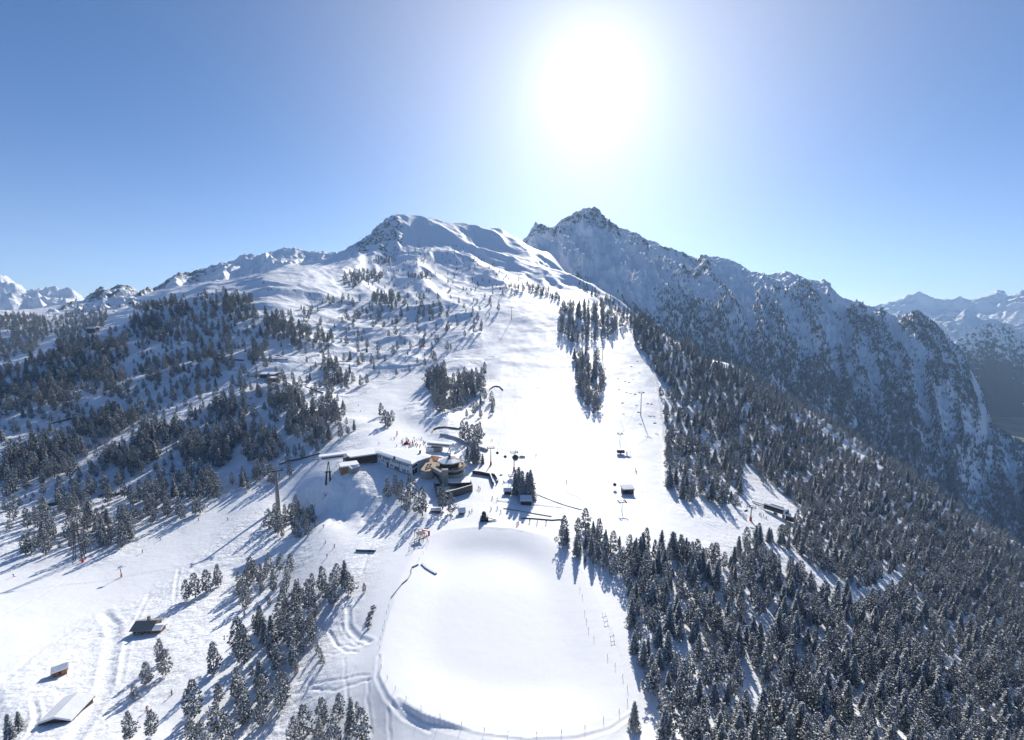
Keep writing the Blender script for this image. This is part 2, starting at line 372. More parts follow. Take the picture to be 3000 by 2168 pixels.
TRACKS = [
 ([(640,1050),(760,1056),(860,1062),(1000,1070),(1110,1080),(1200,1074),(1240,1068),(1265,1048),(1450,1046)], 4.0, 1.6, 0),
 ([(380,1010),(460,1018),(540,1030)], 4.0, 1.2, 0), ([(440,1195),(520,1190),(600,1160)], 4, 1.2, 0), ([(140,1245),(230,1222),(330,1190)], 3, 1.2, 0),
 ([(308,1795),(335,1850),(322,1920),(312,1990),(292,2050),(240,2130),(190,2200)], 2.6, 0.7, 0), ([(310,1800),(350,1830)], 1.5, 0.5, 0),
 ([(435,1740),(395,1830),(370,1900),(350,2000)], 1.2, 0.3, 3), ([(525,1665),(518,1700),(512,1760)], 1.0, 0.4, 2),
 ([(100,2060),(108,2100),(90,2150),(60,2180)], 1.0, 0.5, 0),
 ([(1165,2050),(1250,2108),(1390,2152),(1540,2170),(1690,2164),(1790,2136),(1850,2095)], 0.8, 0.28, 0),
 ([(1150,2062),(1245,2120),(1390,2164),(1500,2178)], 0.7, 0.2, 2), ([(1110,1920),(1104,1990),(1130,2040),(1180,2100),(1260,2140)], 0.8, 0.3, 3),
 ([(1000,1830),(1020,1870),(1060,1890),(1085,1880)], 0.7, 0.35, 6), ([(935,1840),(970,1850),(980,1880),(1010,1905),(1045,1912)], 0.7, 0.35, 7),
 ([(965,1850),(985,1890),(1030,1895),(1060,1885)], 0.7, 0.35, 7), ([(930,1915),(990,1912),(1040,1908)], 0.6, 0.25, 5), ([(900,2005),(1000,1990),(1080,1975)], 0.6, 0.3, 4),
 ([(905,2020),(980,2022),(1085,1990)], 0.6, 0.3, 4), ([(1008,1930),(1012,1990),(1020,2060)], 0.6, 0.15, 3), ([(1040,1955),(1020,2000),(1012,2080)], 0.6, 0.15, 3), ([(1075,1990),(1078,2060),(1090,2150)], 0.6, 0.2, 5),
 ([(1135,2080),(1140,2130),(1145,2168)], 0.6, 0.2, 5), ([(1020,1780),(1022,1840),(1050,1870),(1085,1880)], 1.2, 0.6, 0),
 ([(430,1752),(560,1660),(720,1520),(930,1400)], 1.6, 0.35, 3), ([(0,1805),(200,1700),(440,1560),(600,1470)], 1.4, 0.3, 4), ([(250,1822),(120,1900),(0,2000)], 1.6, 0.4, 6),
 ([(330,2110),(460,2000),(600,1880),(720,1780),(830,1690)], 1.2, 0.35, 3),
 ([(560,2150),(700,1960),(740,1890)], 1.0, 0.4, 2), ([(1090,1590),(1060,1680),(1080,1620)], 1.0, 0.3, 0),
 ([(1630,870),(1650,980),(1690,1230)], 2.5, 0.8, 2), ([(1765,1080),(1800,1150),(1830,1260),(1845,1330)], 1.2, 0.4, 0), ([(1905,1010),(1935,1150),(1955,1300),(1965,1440)], 2.5, 0.8, 3),
 ([(1660,1445),(1760,1490),(1850,1520)], 1.5, 0.5, 0), ([(1460,1470),(1560,1480),(1650,1490)], 1.5, 0.8, 0), ([(1470,1490),(1560,1505),(1650,1520)], 1.2, 0.5, 0),
]
for q_, w_, d_, o_ in TRACKS: track(q_, w_, d_, o_)
rough = np.clip(0.2 + 0.8*off, 0, 1)*(1-0.75*near_pond)
slope = np.hypot(np.gradient(ZZ, axis=1)/np.gradient(XX, axis=1), np.gradient(ZZ, axis=0)/np.gradient(YY, axis=0))
rock = np.clip(sstep(0.55, 1.0, slope)*0.30*off + 0.06*off + 0.20*crag, 0, 1)
EG = (ZZ-H)/YY
M_GROUND = terrain_mat('ground_snow', (0.10, 0.085, 0.075), (0.2, 0.17, 0.14), 0.09, 0.30, 0.85)
ground = grid_mesh('ground', XX, YY, ZZ, M_GROUND, {'rock': rock, 'rough': rough})

def gz(x, y):
    """ground height under x, y"""
    j = (x/y-S0)/(S1-S0)*(NC-1); i = (math.log(y)-T0)/(T1-T0)*(NR-1)
    j0, i0 = int(min(max(j, 0), NC-2)), int(min(max(i, 0), NR-2)); fj, fi = j-j0, i-i0
    return float((ZZ[i0, j0]*(1-fj)+ZZ[i0, j0+1]*fj)*(1-fi) + (ZZ[i0+1, j0]*(1-fj)+ZZ[i0+1, j0+1]*fj)*fi)
def at(u, v, ymin=70.0, ymax=4100.0):
    """photo pixel -> the ground point seen there"""
    s, e = px_ray(u, v)
    j = (s-S0)/(S1-S0)*(NC-1); j0 = int(min(max(j, 0), NC-2)); f = j-j0
    col = EG[:, j0]*(1-f) + EG[:, j0+1]*f
    i0 = int((math.log(ymin)-T0)/(T1-T0)*(NR-1))
    hit = np.nonzero(col[i0:] >= e)[0]
    if not len(hit): return at(u, v+3, ymin, ymax) if v < 2150 and 700 < v else None
    i = hit[0] + i0
    if i == i0: y = ymin
    else:
        a, b = col[i-1], col[i]; y = math.exp(tv[i-1] + (tv[i]-tv[i-1])*(e-a)/(b-a+1e-12))
    x = s*y
    return Vector((x, y, gz(x, y)))

# ------------------------------------------------------------------ the far mountains
def mountain(name, ridge, foot_y, foot_z, back, m, rockf, nz, seed, ncol=420, nrow=170, prof=1.0, extra=None, back_z=None):
    """ridge: (u, v, y) along the skyline; the face runs from the ridge down to foot_y(u), foot_z; behind it the back slope"""
    rp = np.array(ridge, float)
    rs, re = px_ray(rp[:, 0], rp[:, 1])
    rx, ry, rz = rs*rp[:, 2], rp[:, 2], H+re*rp[:, 2]
    q = np.linspace(0, 1, ncol)
    k = (rp[:, 0]-rp[0, 0])/(rp[-1, 0]-rp[0, 0])
    X0, Y0, Z0 = np.interp(q, k, rx), np.interp(q, k, ry), np.interp(q, k, rz)
    U = rp[0, 0] + q*(rp[-1, 0]-rp[0, 0])
    FY, FZ = foot_y(U), foot_z(U)
    FX = X0*(FY/Y0)*0.98
    r = np.linspace(0, 1, nrow)[:, None]
    a = r**prof
    X = X0*(1-r)+FX*r; Y = Y0*(1-r)+FY*r; Z = Z0*(1-a)+FZ*a
    wgt = np.sin(np.pi*np.clip(r*0.96+0.02, 0, 1))**0.6*np.ones_like(X)
    Z, rockm, rgh = nz(X, Y, Z, r*np.ones_like(X), U[None, :]*np.ones_like(X), wgt)
    # back slope
    nb = 14
    rb = np.linspace(1, 0, nb+1)[:-1, None]
    XB, YB, ZB = X0+X0/Y0*back*rb, Y0+back*rb, Z0-(0.75*back*rb)*np.ones_like(X0)
    X, Y, Z = np.vstack([XB, X]), np.vstack([YB, Y]), np.vstack([ZB, Z])
    z0 = np.zeros_like(XB)
    o = grid_mesh(name, X[::-1], Y[::-1], Z[::-1], m, {'rock': np.vstack([z0+0.3, rockm])[::-1], 'rough': np.vstack([z0+0.5, rgh])[::-1]})
    return o, X[nb:], Y[nb:], Z[nb:], U
def cst(c): return lambda u: np.full_like(u, c)
def lin(*p):
    p = np.array(p, float); return lambda u: np.interp(u, p[:, 0], p[:, 1])
M_FAR = terrain_mat('mountain_snow', (0.075, 0.07, 0.07), (0.16, 0.15, 0.15), 0.022, 0.02, 14.0)
M_ALPS = terrain_mat('alpine_snow', (0.10, 0.095, 0.10), (0.2, 0.19, 0.19), 0.004, 0.006, 40.0)

RIDGE_R = [(1380,760,3900),(1470,735,4000),(1530,712,4050),(1545,695,4060),(1556,676,4050),(1568,656,4050),(1580,664,4050),(1600,668,4050),(1622,668,4050),(1640,652,4040),(1665,640,4020),(1690,622,4000),(1715,616,4000),(1742,612,4000),(1756,622,3980),(1772,640,3960),(1800,664,3920),(1830,676,3900),(1860,684,3860),(1900,704,3800),(1960,730,3740),(2035,758,3680),(2060,752,3650),(2090,750,3620),(2150,766,3540),(2200,796,3480),(2240,800,3440),(2310,798,3380),(2360,818,3320),(2415,820,3280),(2460,864,3220),(2500,884,3180),(2560,898,3140),(2600,914,3100),(2640,924,3060),(2690,920,3020),(2730,942,2980),(2765,975,2940),(2805,1022,2880),(2850,1090,2820),(2882,1160,2760),(2905,1235,2700),(2950,1278,2640),(3000,1302,2600),(3120,1400,2500),(3400,1620,2400)]
def gully(U, r):
    w = fbm(U/260, r*2.5, 3, 5)
    return ridged((U-190*r)/74+0.45*w, r*1.9+0.5*w, 6, 40, 0.6)
def nz_R(X, Y, Z, r, U, w):
    gul = gully(U, r)
    peak = sstep(2250, 1850, U)
    Z = Z + w*((gul-1.05)*62 + fbm(X/130, Y/130, 6, 44, 0.6)*34 + peak*(ridged(X/240, Y/240, 5, 47)-0.9)*55*sstep(0.75, 0.1, r))
    Z = Z + (1-w)*(fbm(X/60, Y/60, 3, 48)*8 + peak*fbm(X/35, Y/35, 3, 49)*9)
    rk = 0.10 + peak*0.31*sstep(0.0, 0.05, r)*sstep(0.50, 0.25, r) + 0.27*sstep(2250, 2550, U)*sstep(0.02, 0.2, r) + 0.22*(gul-1.0)
    rk += 0.20*sstep(1950, 2050, U)*sstep(2250, 2150, U)*sstep(0.03, 0.1, r)*sstep(0.5, 0.3, r)
    rk -= 0.22*sstep(2080, 1950, U)*sstep(0.28, 0.42, r)
    return Z, np.clip(rk, 0, 1), np.full_like(Z, 0.6)
mR, RX, RY, RZ, RU = mountain('mountain', RIDGE_R, lin((1400,2000),(1700,1900),(2000,1700),(2400,1580),(2700,1480),(3000,1420),(3400,1360)),
    lin((1400,150),(1700,60),(2000,-180),(2400,-480),(2700,-720),(3000,-880),(3400,-950)), 1500, M_FAR, 0, nz_R, 1, ncol=760, nrow=330, prof=1.12)

RIDGE_L = [(330,960,3000),(400,900,3050),(440,855,3080),(490,820,3100),(510,805,3100),(560,800,3120),(600,788,3150),(660,772,3180),(715,742,3220),(760,744,3240),(800,738,3260),(830,726,3280),(860,722,3280),(890,732,3280),(915,736,3280),(960,740,3280),(1010,744,3280),(1100,780,3280)]
def nz_L(X, Y, Z, r, U, w):
    g = ridged(X/300+0.3*Y/300, Y/700, 5, 60)
    Z = Z + w*((g-0.95)*60 + fbm(X/130, Y/130, 5, 61)*18) + (1-w)*fbm(X/45, Y/45, 4, 62)*13
    rk = 0.16 + 0.40*sstep(0.0, 0.03, r)*sstep(0.45, 0.15, r)*sstep(720, 560, U) + 0.15*(g-0.9)
    return Z, np.clip(rk, 0, 1), np.full_like(Z, 0.6)
mountain('mountain', RIDGE_L, cst(2050), lin((300,120),(600,140),(900,200),(1100,240)), 900, M_FAR, 0, nz_L, 2, 300, 130)

RIDGE_K = [(120,960,2500),(200,905,2560),(238,886,2600),(270,862,2620),(300,845,2640),(318,852,2640),(345,838,2650),(372,840,2650),(390,846,2650),(410,858,2650),(432,850,2650),(450,856,2650),(480,870,2650),(560,905,2650),(640,950,2650)]
def nz_K(X, Y, Z, r, U, w):
    g = ridged(X/170, Y/260, 5, 70)
    Z = Z + w*((g-0.95)*55 + fbm(X/80, Y/80, 4, 71)*14) + (1-w)*fbm(X/32, Y/32, 4, 72)*12
    return Z, np.clip(0.42 + 0.3*(g-0.9) - 0.25*sstep(0.35, 0.8, r), 0, 1), np.full_like(Z, 0.6)
mountain('mountain', RIDGE_K, cst(1750), cst(110), 700, M_FAR, 0, nz_K, 3, 200, 100)

RIDGE_FL = [(-500,840,5600),(-260,800,5600),(-120,826,5600),(-40,812,5600),(15,814,5600),(40,826,5600),(80,858,5600),(100,862,5600),(130,850,5700),(152,846,5700),(185,856,5700),(205,862,5700),(240,884,5700),(330,930,5700),(460,960,5700)]
def nz_A(X, Y, Z, r, U, w):
    g = ridged(X/700+0.4*Y/700, Y/900, 6, 80)
    Z = Z + w*((g-0.95)*190 + fbm(X/300, Y/300, 5, 81)*50) + (1-w)*fbm(X/110, Y/110, 4, 82)*28
    return Z, np.clip(0.12+0.25*(g-0.95), 0, 1), np.full_like(Z, 0.6)
mountain('mountain', RIDGE_FL, cst(3400), cst(-100), 1500, M_ALPS, 0, nz_A, 4, 260, 110)

RIDGE_FR = [(2380,960,9000),(2480,925,9000),(2560,898,9000),(2610,884,9000),(2660,872,9000),(2700,868,9000),(2740,880,9000),(2780,874,9000),(2800,878,9000),(2850,884,9000),(2880,874,9000),(2910,866,9000),(2945,858,9000),(2955,868,9000),(2990,852,9000),(3020,848,9000),(3200,820,9000),(3500,850,9000)]
def nz_B(X, Y, Z, r, U, w):
    g = ridged(X/1300+0.3*Y/1300, Y/1500, 6, 90)
    Z = Z + w*((g-0.95)*330 + fbm(X/500, Y/500, 5, 91)*80) + (1-w)*fbm(X/160, Y/160, 4, 92)*50
    return Z, np.clip(0.10+0.2*(g-0.95), 0, 1), np.full_like(Z, 0.6)
mountain('mountain', RIDGE_FR, cst(6300), cst(-500), 1800, M_ALPS, 0, nz_B, 5, 300, 130)
RIDGE_FM = [(2600,1040,6600),(2680,985,6600),(2740,925,6600),(2800,918,6600),(2830,905,6600),(2870,930,6600),(2950,950,6600),(3050,935,6600),(3150,900,6600),(3400,870,6600)]
mountain('mountain', RIDGE_FM, cst(5000), cst(-600), 1300, M_ALPS, 0, nz_A, 6, 240, 110)
M_WOOD = terrain_mat('wooded_slope', (0.025, 0.03, 0.028), (0.05, 0.055, 0.05), 0.03, 0.03, 10.0)
RIDGE_FW = [(2640,1180,4700),(2720,1080,4750),(2770,1030,4800),(2800,1000,4800),(2850,965,4800),(2890,948,4800),(2925,942,4800),(2960,958,4800),(3010,990,4800),(3100,1040,4800),(3300,1120,4800)]
def nz_W(X, Y, Z, r, U, w):
    g = ridged(X/420, Y/700, 5, 100)
    Z = Z + w*((g-0.95)*90 + fbm(X/120, Y/120, 5, 101)*22)
    return Z, np.clip(0.50+0.30*sstep(0.05, 0.6, r)-0.16*(g-0.9), 0, 1), np.full_like(Z, 0.6)
mountain('mountain', RIDGE_FW, lin((2640,3700),(2850,4420),(3300,4420)), cst(-880), 900, M_WOOD, 0, nz_W, 7, 220, 110)
# valley floor
vx = np.linspace(-9000, 14000, 60); vy = np.linspace(1500, 12500, 60)
VX, VY = np.meshgrid(vx, vy)
M_VALLEY = mat('valley_meadow', (0.10, 0.13, 0.05), 0.9, noise=(0.004, (0.22, 0.2, 0.15), 0.45, 0.6))
grid_mesh('valley', VX, VY, np.full_like(VX, -870.0), M_VALLEY)

# ------------------------------------------------------------------ trees
def needle_mat(name, c1, c2, c3):
    m = bpy.data.materials.new(name); m.use_nodes = True
    nt = m.node_tree; N, L = nt.nodes, nt.links; b = N['Principled BSDF']; b.inputs['Roughness'].default_value = 0.85
    oi = N.new('ShaderNodeObjectInfo'); tc = N.new('ShaderNodeTexCoord')
    r = N.new('ShaderNodeValToRGB')
    r.color_ramp.elements[0].color = (*c1, 1); r.color_ramp.elements[1].color = (*c3, 1)
    e = r.color_ramp.elements.new(0.5); e.color = (*c2, 1)
    n = N.new('ShaderNodeTexNoise'); n.inputs['Scale'].default_value = 0.9
    L.new(tc.outputs['Object'], n.inputs['Vector'])
    a = N.new('ShaderNodeMath'); a.operation = 'MULTIPLY_ADD'; a.inputs[1].default_value = 0.6; a.inputs[2].default_value = -0.3
    L.new(n.outputs[0], a.inputs[0])
    a2 = N.new('ShaderNodeMath'); a2.operation = 'ADD'
    L.new(oi.outputs['Random'], a2.inputs[0]); L.new(a.outputs[0], a2.inputs[1])
    L.new(a2.outputs[0], r.inputs[0]); L.new(r.outputs[0], b.inputs['Base Color'])
    return m
M_NEEDLE = needle_mat('needles', (0.13, 0.15, 0.152), (0.19, 0.203, 0.195), (0.24, 0.233, 0.195))
M_TSNOW = mat('tree_snow', (0.70, 0.73, 0.77), 0.7, noise=(0.9, (0.82, 0.85, 0.89), 0.4, 0.6))
M_BARK = mat('bark', (0.07, 0.05, 0.04), 0.9, noise=(3.0, (0.14, 0.11, 0.09), 0.4, 0.6))
TREE_H = 15.0
def quad_at(c, ax, ay):
    return [c-ax, c-ay, c+ax, c+ay]
def crown_mesh(name, quads):
    co = np.array([p for q, _ in quads for p in q], np.float32)
    me = bpy.data.meshes.new(name)
    n = len(quads)
    me.vertices.add(n*4); me.vertices.foreach_set('co', co.ravel())
    me.loops.add(n*4); me.loops.foreach_set('vertex_index', np.arange(n*4, dtype=np.int32))
    me.polygons.add(n); me.polygons.foreach_set('loop_start', np.arange(0, n*4, 4, dtype=np.int32))
    me.polygons.foreach_set('material_index', np.array([k for _, k in quads], np.int32))
    me.materials.append(M_NEEDLE); me.materials.append(M_TSNOW)
    me.update(calc_edges=True)
    return me
def spruce_crown(rg, R0=2.5, snow=0.8, low=1.3):
    Q = []; z = low
    while z < TREE_H-0.3:
        f = 1-(z-low)/(TREE_H-low)
        rad = R0*(f**0.8)*rg.uniform(0.78, 1.15)+0.18
        nb = max(4, int(6+4*f)); a0 = rg.uniform(0, 6.28)
        for k in range(nb):
            a = a0+k*6.283/nb+rg.normal(0, 0.16); rr = rad*rg.uniform(0.7, 1.12)
            d = np.array([math.cos(a), math.sin(a), 0]); t = np.array([-d[1], d[0], 0])
            for fr in (0.38, 0.72, 1.0):
                if fr < 0.5 and rad < 0.9: continue
                c = d*rr*fr + np.array([0, 0, z-0.34*rr*fr*fr+rg.normal(0, 0.1)])
                w = 0.30+0.30*rad*(1.1-0.5*fr)*0.8
                ax = d*w*1.15+np.array([0, 0, -0.28*w]); ay = t*w*0.72+np.array([0, 0, rg.normal(0, 0.14)])
                Q.append((quad_at(c, ax, ay), 0))
                hang = np.array([0, 0, -w*0.75])
                Q.append((quad_at(c+hang*0.5, t*w*0.7, hang), 0))
                if rg.random() < snow:
                    Q.append((quad_at(c+np.array([0, 0, 0.10])+d*rg.normal(0, 0.1), ax*rg.uniform(0.5, 0.95), ay*rg.uniform(0.6, 0.95)), 1))
                if rg.random() < snow*0.6:
                    Q.append((quad_at(c+hang*0.4+d*0.12, t*w*0.42, hang*0.55), 1))
        z += 0.62*rg.uniform(0.75, 1.25)+0.22*f
    return Q
def pine_crown(rg, R0=2.6, snow=0.6, n=170, low=1.6, top=TREE_H, pw=0.75):
    Q = []
    lob = [(rg.uniform(0, 6.28), rg.uniform(0.15, 0.9), rg.uniform(0.12, 0.3)) for _ in range(7)]
    for i in range(n):
        h = (i+rg.random())/n
        z = low+(top-low)*h
        prof = (min(1, (h+0.12)/0.34)**0.7)*(max(0.0, 1-h)**0.55)*1.08+0.06
        a = rg.uniform(0, 6.283)
        for la, lh, lg in lob:
            prof *= 1+lg*math.exp(-((h-lh)/0.10)**2)*math.cos(a-la)*1.4
        r = R0*prof*math.sqrt(rg.uniform(0.18, 1.0))
        d = np.array([math.cos(a), math.sin(a), 0])
        c = d*r+np.array([0, 0, z+rg.normal(0, 0.15)])
        s = 0.52*rg.uniform(0.7, 1.3)*(0.65+0.5*(1-h))
        for _ in range(4):
            v = rg.normal(0, 1, 3)+d*0.8+np.array([0, 0, 0.7]); v /= np.linalg.norm(v)
            w = np.cross(v, rg.normal(0, 1, 3)); w /= np.linalg.norm(w)
            Q.append((quad_at(c+v*s*0.55, v*s*1.0, w*s*0.5), 0))
        if rg.random() < snow:
            w = rg.normal(0, 1, 3); w[2] *= 0.25; w /= np.linalg.norm(w); t = np.cross(w, [0, 0, 1]); t /= np.linalg.norm(t)
            Q.append((quad_at(c+np.array([0, 0, s*0.75])+d*0.1, w*s*0.85, t*s*0.6+np.array([0, 0, rg.normal(0, 0.1)])), 1))
        for _ in range(2):
            if rg.random() > snow: continue
            u_ = rg.normal(0, 1, 3)+d*1.0+np.array([0, 0, 0.6]); u_ /= np.linalg.norm(u_)
            w = np.cross(u_, rg.normal(0, 1, 3)); w /= np.linalg.norm(w); t = np.cross(w, u_)
            Q.append((quad_at(c+u_*s*0.8, w*s*0.55, t*s*0.38), 1))
    return Q
def trunk_mesh(rg, r0=0.28, top=13.5):
    bm = bmesh.new(); rings = []
    off = Vector((0, 0, 0))
    for k in range(6):
        f = k/5; z = -1.2+(top+1.2)*f; r = r0*(1-0.86*f)*(1.35 if k == 0 else 1)
        c = Vector((math.sin(f*3+rg.uniform(0, 1))*0.12*f, math.cos(f*2.5)*0.12*f, z))
        rings.append([bm.verts.new(c+Vector((math.cos(i*1.0472)*r, math.sin(i*1.0472)*r, 0))) for i in range(6)])
    for a, b in zip(rings, rings[1:]):
        for i in range(6): bm.faces.new((a[i], a[(i+1) % 6], b[(i+1) % 6], b[i]))
    bm.faces.new(rings[-1])
    # a few bare limbs
    for k in range(7):
        z = rg.uniform(1.2, top*0.75); a = rg.uniform(0, 6.28); l = rg.uniform(0.8, 1.8)
        d = Vector((math.cos(a), math.sin(a), 0.25)); t = Vector((-d.y, d.x, 0))*0.05
        p = Vector((0, 0, z)); u_ = Vector((0, 0, 0.05))
        vs = [bm.verts.new(x) for x in (p+t, p+u_, p-t, p+d*l)]
        for q in ((0, 1, 3), (1, 2, 3), (2, 0, 3)): bm.faces.new([vs[i] for i in q])
    me = bpy.data.meshes.new('trunk'); bm.to_mesh(me); bm.free(); me.materials.append(M_BARK)
    for p in me.polygons: p.use_smooth = True
    return me
rg = np.random.default_rng(5)
VARS = {'pine': [], 'spruce': []}
for k in range(6):
    VARS['pine'].append((crown_mesh('crown', pine_crown(rg, R0=rg.uniform(2.7, 3.6), snow=rg.uniform(0.6, 0.95), n=int(rg.uniform(210, 280)), low=rg.uniform(1.0, 2.6))), trunk_mesh(rg)))
for k in range(6):
    VARS['spruce'].append((crown_mesh('crown', spruce_crown(rg, R0=rg.uniform(2.3, 3.2), snow=rg.uniform(0.8, 1.0), low=rg.uniform(0.9, 2.8))), trunk_mesh(rg, 0.25, 14)))

# woods and clumps, in photo outlines of where the trees stand: (outline or x0,x1,y0,y1 box, spacing in m, kind, height factor, label)
LW = 'snow-dusted stone pine in the open wood on the slope left of the cable car station'
LM = 'snow-dusted stone pine in the dense wood below the small lift hut on the left slope'
LB = 'snow-dusted stone pine in the wood between the two pistes at the lower left'
LK = 'snow-dusted stone pine on the knoll between the station and the wide piste'
LU = 'small snow-dusted stone pine scattered on the open upper hill'
LR = 'snowy spruce in the dense forest on the slope right of the frozen reservoir'
LC = 'snowy spruce in the forest between the right-hand piste and the chairlift station'
LI = 'snow-dusted stone pine in the wooded strip between the two upper pistes'
WOODS = []
def W_(shape, sp, kind, hf, lab, keep=1.0): WOODS.append((shape, sp, kind, hf, lab, keep))
RIGHT = [(2290,1232),(2310,1212),(2450,1298),(2600,1388),(2750,1490),(3000,1668),(3250,1860),(3250,2330),(1960,2330),(1945,2168),(1908,2010),(1850,1905),(1842,1760),(1806,1700),(1742,1662),(1645,1612),(1640,1566),(1690,1546),(1760,1566),(1830,1596),(1900,1614),(1960,1604),(2020,1622),(2120,1652),(2225,1572),(2262,1556),(2335,1560),(2300,1440)]
FILL = [(-60,1100),(150,1050),(390,950),(560,890),(700,860),(750,920),(800,1000),(700,1130),(840,1180),(1000,1160),(1030,1270),(830,1375),(650,1465),(500,1535),(300,1610),(100,1610),(0,1490),(-80,1300)]
LANES = [[(470,1195),(640,1150),(700,1135),(710,1150),(620,1185),(430,1262),(340,1318),(250,1385),(190,1385),(330,1285)],
         [(590,1222),(640,1222),(480,1372),(380,1440),(330,1468),(315,1445),(450,1352)], [(-60,1490),(100,1435),(230,1392),(310,1405),(240,1436),(100,1500),(-60,1560)],
         [(375,1000),(540,1018),(560,1040),(420,1070),(370,1045)], [(0,1235),(140,1235),(330,1180),(340,1200),(150,1262),(0,1265)], [(690,1330),(760,1370),(650,1440),(620,1425)]]
GAPS = [[(2190,1600),(2260,1590),(2420,1680),(2520,1730),(2640,1660),(2670,1700),(2540,1790),(2420,1730),(2290,1660)],
        [(2150,1940),(2190,1930),(2230,2010),(2260,2090),(2220,2120),(2180,2060),(2160,2000)],
        [(2640,2075),(2665,2070),(2710,2110),(2690,2135)], [(2330,1810),(2345,1800),(2350,1870),(2335,1880)], [(2190,1460),(2325,1465),(2335,1520),(2320,1562),(2210,1575)], [(2170,1740),(2200,1730),(2215,1800),(2190,1810)]]
W_(RIGHT, 4.1, 'spruce', 0.74, LR, 0.95)
W_([(1850,952),(1890,945),(1960,990),(2060,1050),(2180,1125),(2300,1205),(2330,1280),(2300,1420),(2300,1440),(2240,1420),(2170,1390),(2180,1480),(2140,1490),(2040,1490),(1990,1455),(1960,1430),(1957,1330),(1947,1220),(1930,1140),(1912,1060),(1855,1000)], 7.0, 'spruce', 1.0, LC, 0.80)
W_([(2200,1092),(2350,1178),(2500,1272),(2650,1362),(2800,1452),(3000,1598),(3200,1760),(3200,1800),(3000,1660),(2700,1450),(2500,1310),(2300,1205)], 7.0, 'spruce', 0.9, LR)
W_([(2010,1035),(2120,1080),(2200,1092),(2350,1178),(2310,1222),(2180,1140),(2050,1075)], 6.5, 'spruce', 0.9, LC)
# left slope
for b in [(384,467,900,997),(410,507,935,1000),(454,551,873,935),(390,540,880,915),(655,750,850,944),(547,578,966,1010),(613,679,966,1028),(595,640,1010,1112),(542,640,1019,1130),
          (414,472,1041,1120),(476,530,1023,1107),(309,384,1063,1173),(732,776,1010,1080),(780,860,890,1000),(838,908,930,1020),(917,975,966,1028),(948,1010,1035,1130)]:
    W_(b, 6.5, 'pine', 0.92, LW)
W_([(165,1020),(210,990),(290,1000),(380,1000),(372,1040),(320,1085),(330,1115),(250,1125),(140,1090)], 6.5, 'pine', 1.0, LW)
W_([(-60,1100),(0,1085),(60,1075),(150,1035),(200,1070),(230,1120),(200,1160),(250,1190),(180,1220),(100,1190),(0,1230),(-80,1240)], 6.5, 'pine', 1.0, LW)
for b in [(754,895,1115,1215),(538,690,1135,1245),(830,1000,1160,1300),(547,833,1225,1373),(397,573,1220,1370),(300,410,1275,1410),(212,440,1165,1295),(18,256,1245,1400),(960,1040,1230,1275)]:
    W_(b, 5.8, 'pine', 1.0, LM)
for b in [(-70,88,1340,1450),(100,220,1400,1475),(225,326,1390,1450),(326,392,1375,1440),(485,657,1350,1466),(101,159,1450,1625),(190,282,1460,1540),(278,392,1495,1607),(383,498,1430,1535)]:
    W_(b, 6.6, 'pine', 1.0, LW)
for b in [(785,930,1460,1580),(690,882,1640,1735)]: W_(b, 7.0, 'pine', 0.86, LB)
W_([(690,1690),(770,1660),(880,1660),(880,1690),(820,1745),(760,1745),(715,1785),(690,1730)], 6.2, 'pine', 0.86, LB)
W_([(745,1880),(790,1800),(830,1755),(900,1725),(960,1710),(1035,1700),(1020,1760),(920,1810),(915,1880),(880,1940),(840,1970),(800,1965),(790,1890)], 5.8, 'pine', 0.86, LB)
W_([(575,2080),(610,2060),(640,2050),(700,2040),(760,2000),(800,2000),(830,2000),(860,2050),(840,2100),(780,2120),(700,2140),(680,2240),(540,2240),(540,2180)], 5.4, 'pine', 0.8, LB)
W_([(900,2130),(950,2080),(1000,2110),(1050,2150),(1070,2230),(860,2240)], 4.8, 'pine', 0.8, LB)
W_(FILL, 8.0, 'pine', 0.9, LW, 0.9)
W_([(700,890),(980,960),(1200,900),(1290,960),(1230,1040),(960,1130),(780,1080)], 15, 'pine', 0.8, LW, 0.5)
# knoll, strip, mid slope
W_([(1245,1125),(1260,1105),(1300,1090),(1312,1120),(1420,1095),(1418,1145),(1370,1185),(1330,1205),(1290,1218),(1262,1165)], 7.0, 'pine', 1.05, LK)
W_([(1420,1150),(1450,1165),(1445,1215),(1400,1230),(1350,1225)], 12, 'pine', 0.8, LK)
W_([(1635,905),(1650,895),(1760,900),(1800,932),(1830,952),(1790,988),(1740,1003),(1680,1012),(1642,985)], 9.5, 'pine', 1.0, LI)
W_([(1682,1055),(1722,1028),(1750,1058),(1760,1100),(1772,1120),(1752,1165),(1755,1205),(1745,1218),(1725,1205),(1702,1155),(1682,1105)], 7.5, 'pine', 1.0, LI)
for b in [(1094,1156,748,775),(1030,1120,785,830),(1195,1266,798,820),(1000,1060,790,840)]: W_(b, 9, 'pine', 0.8, LU)
for b, sp in [((1045,1182,862,990),9),((1090,1170,850,900),8),((1180,1300,885,945),11),((948,1054,1046,1130),7),((1020,1120,940,1000),8)]: W_(b, sp, 'pine', 0.95, LW)
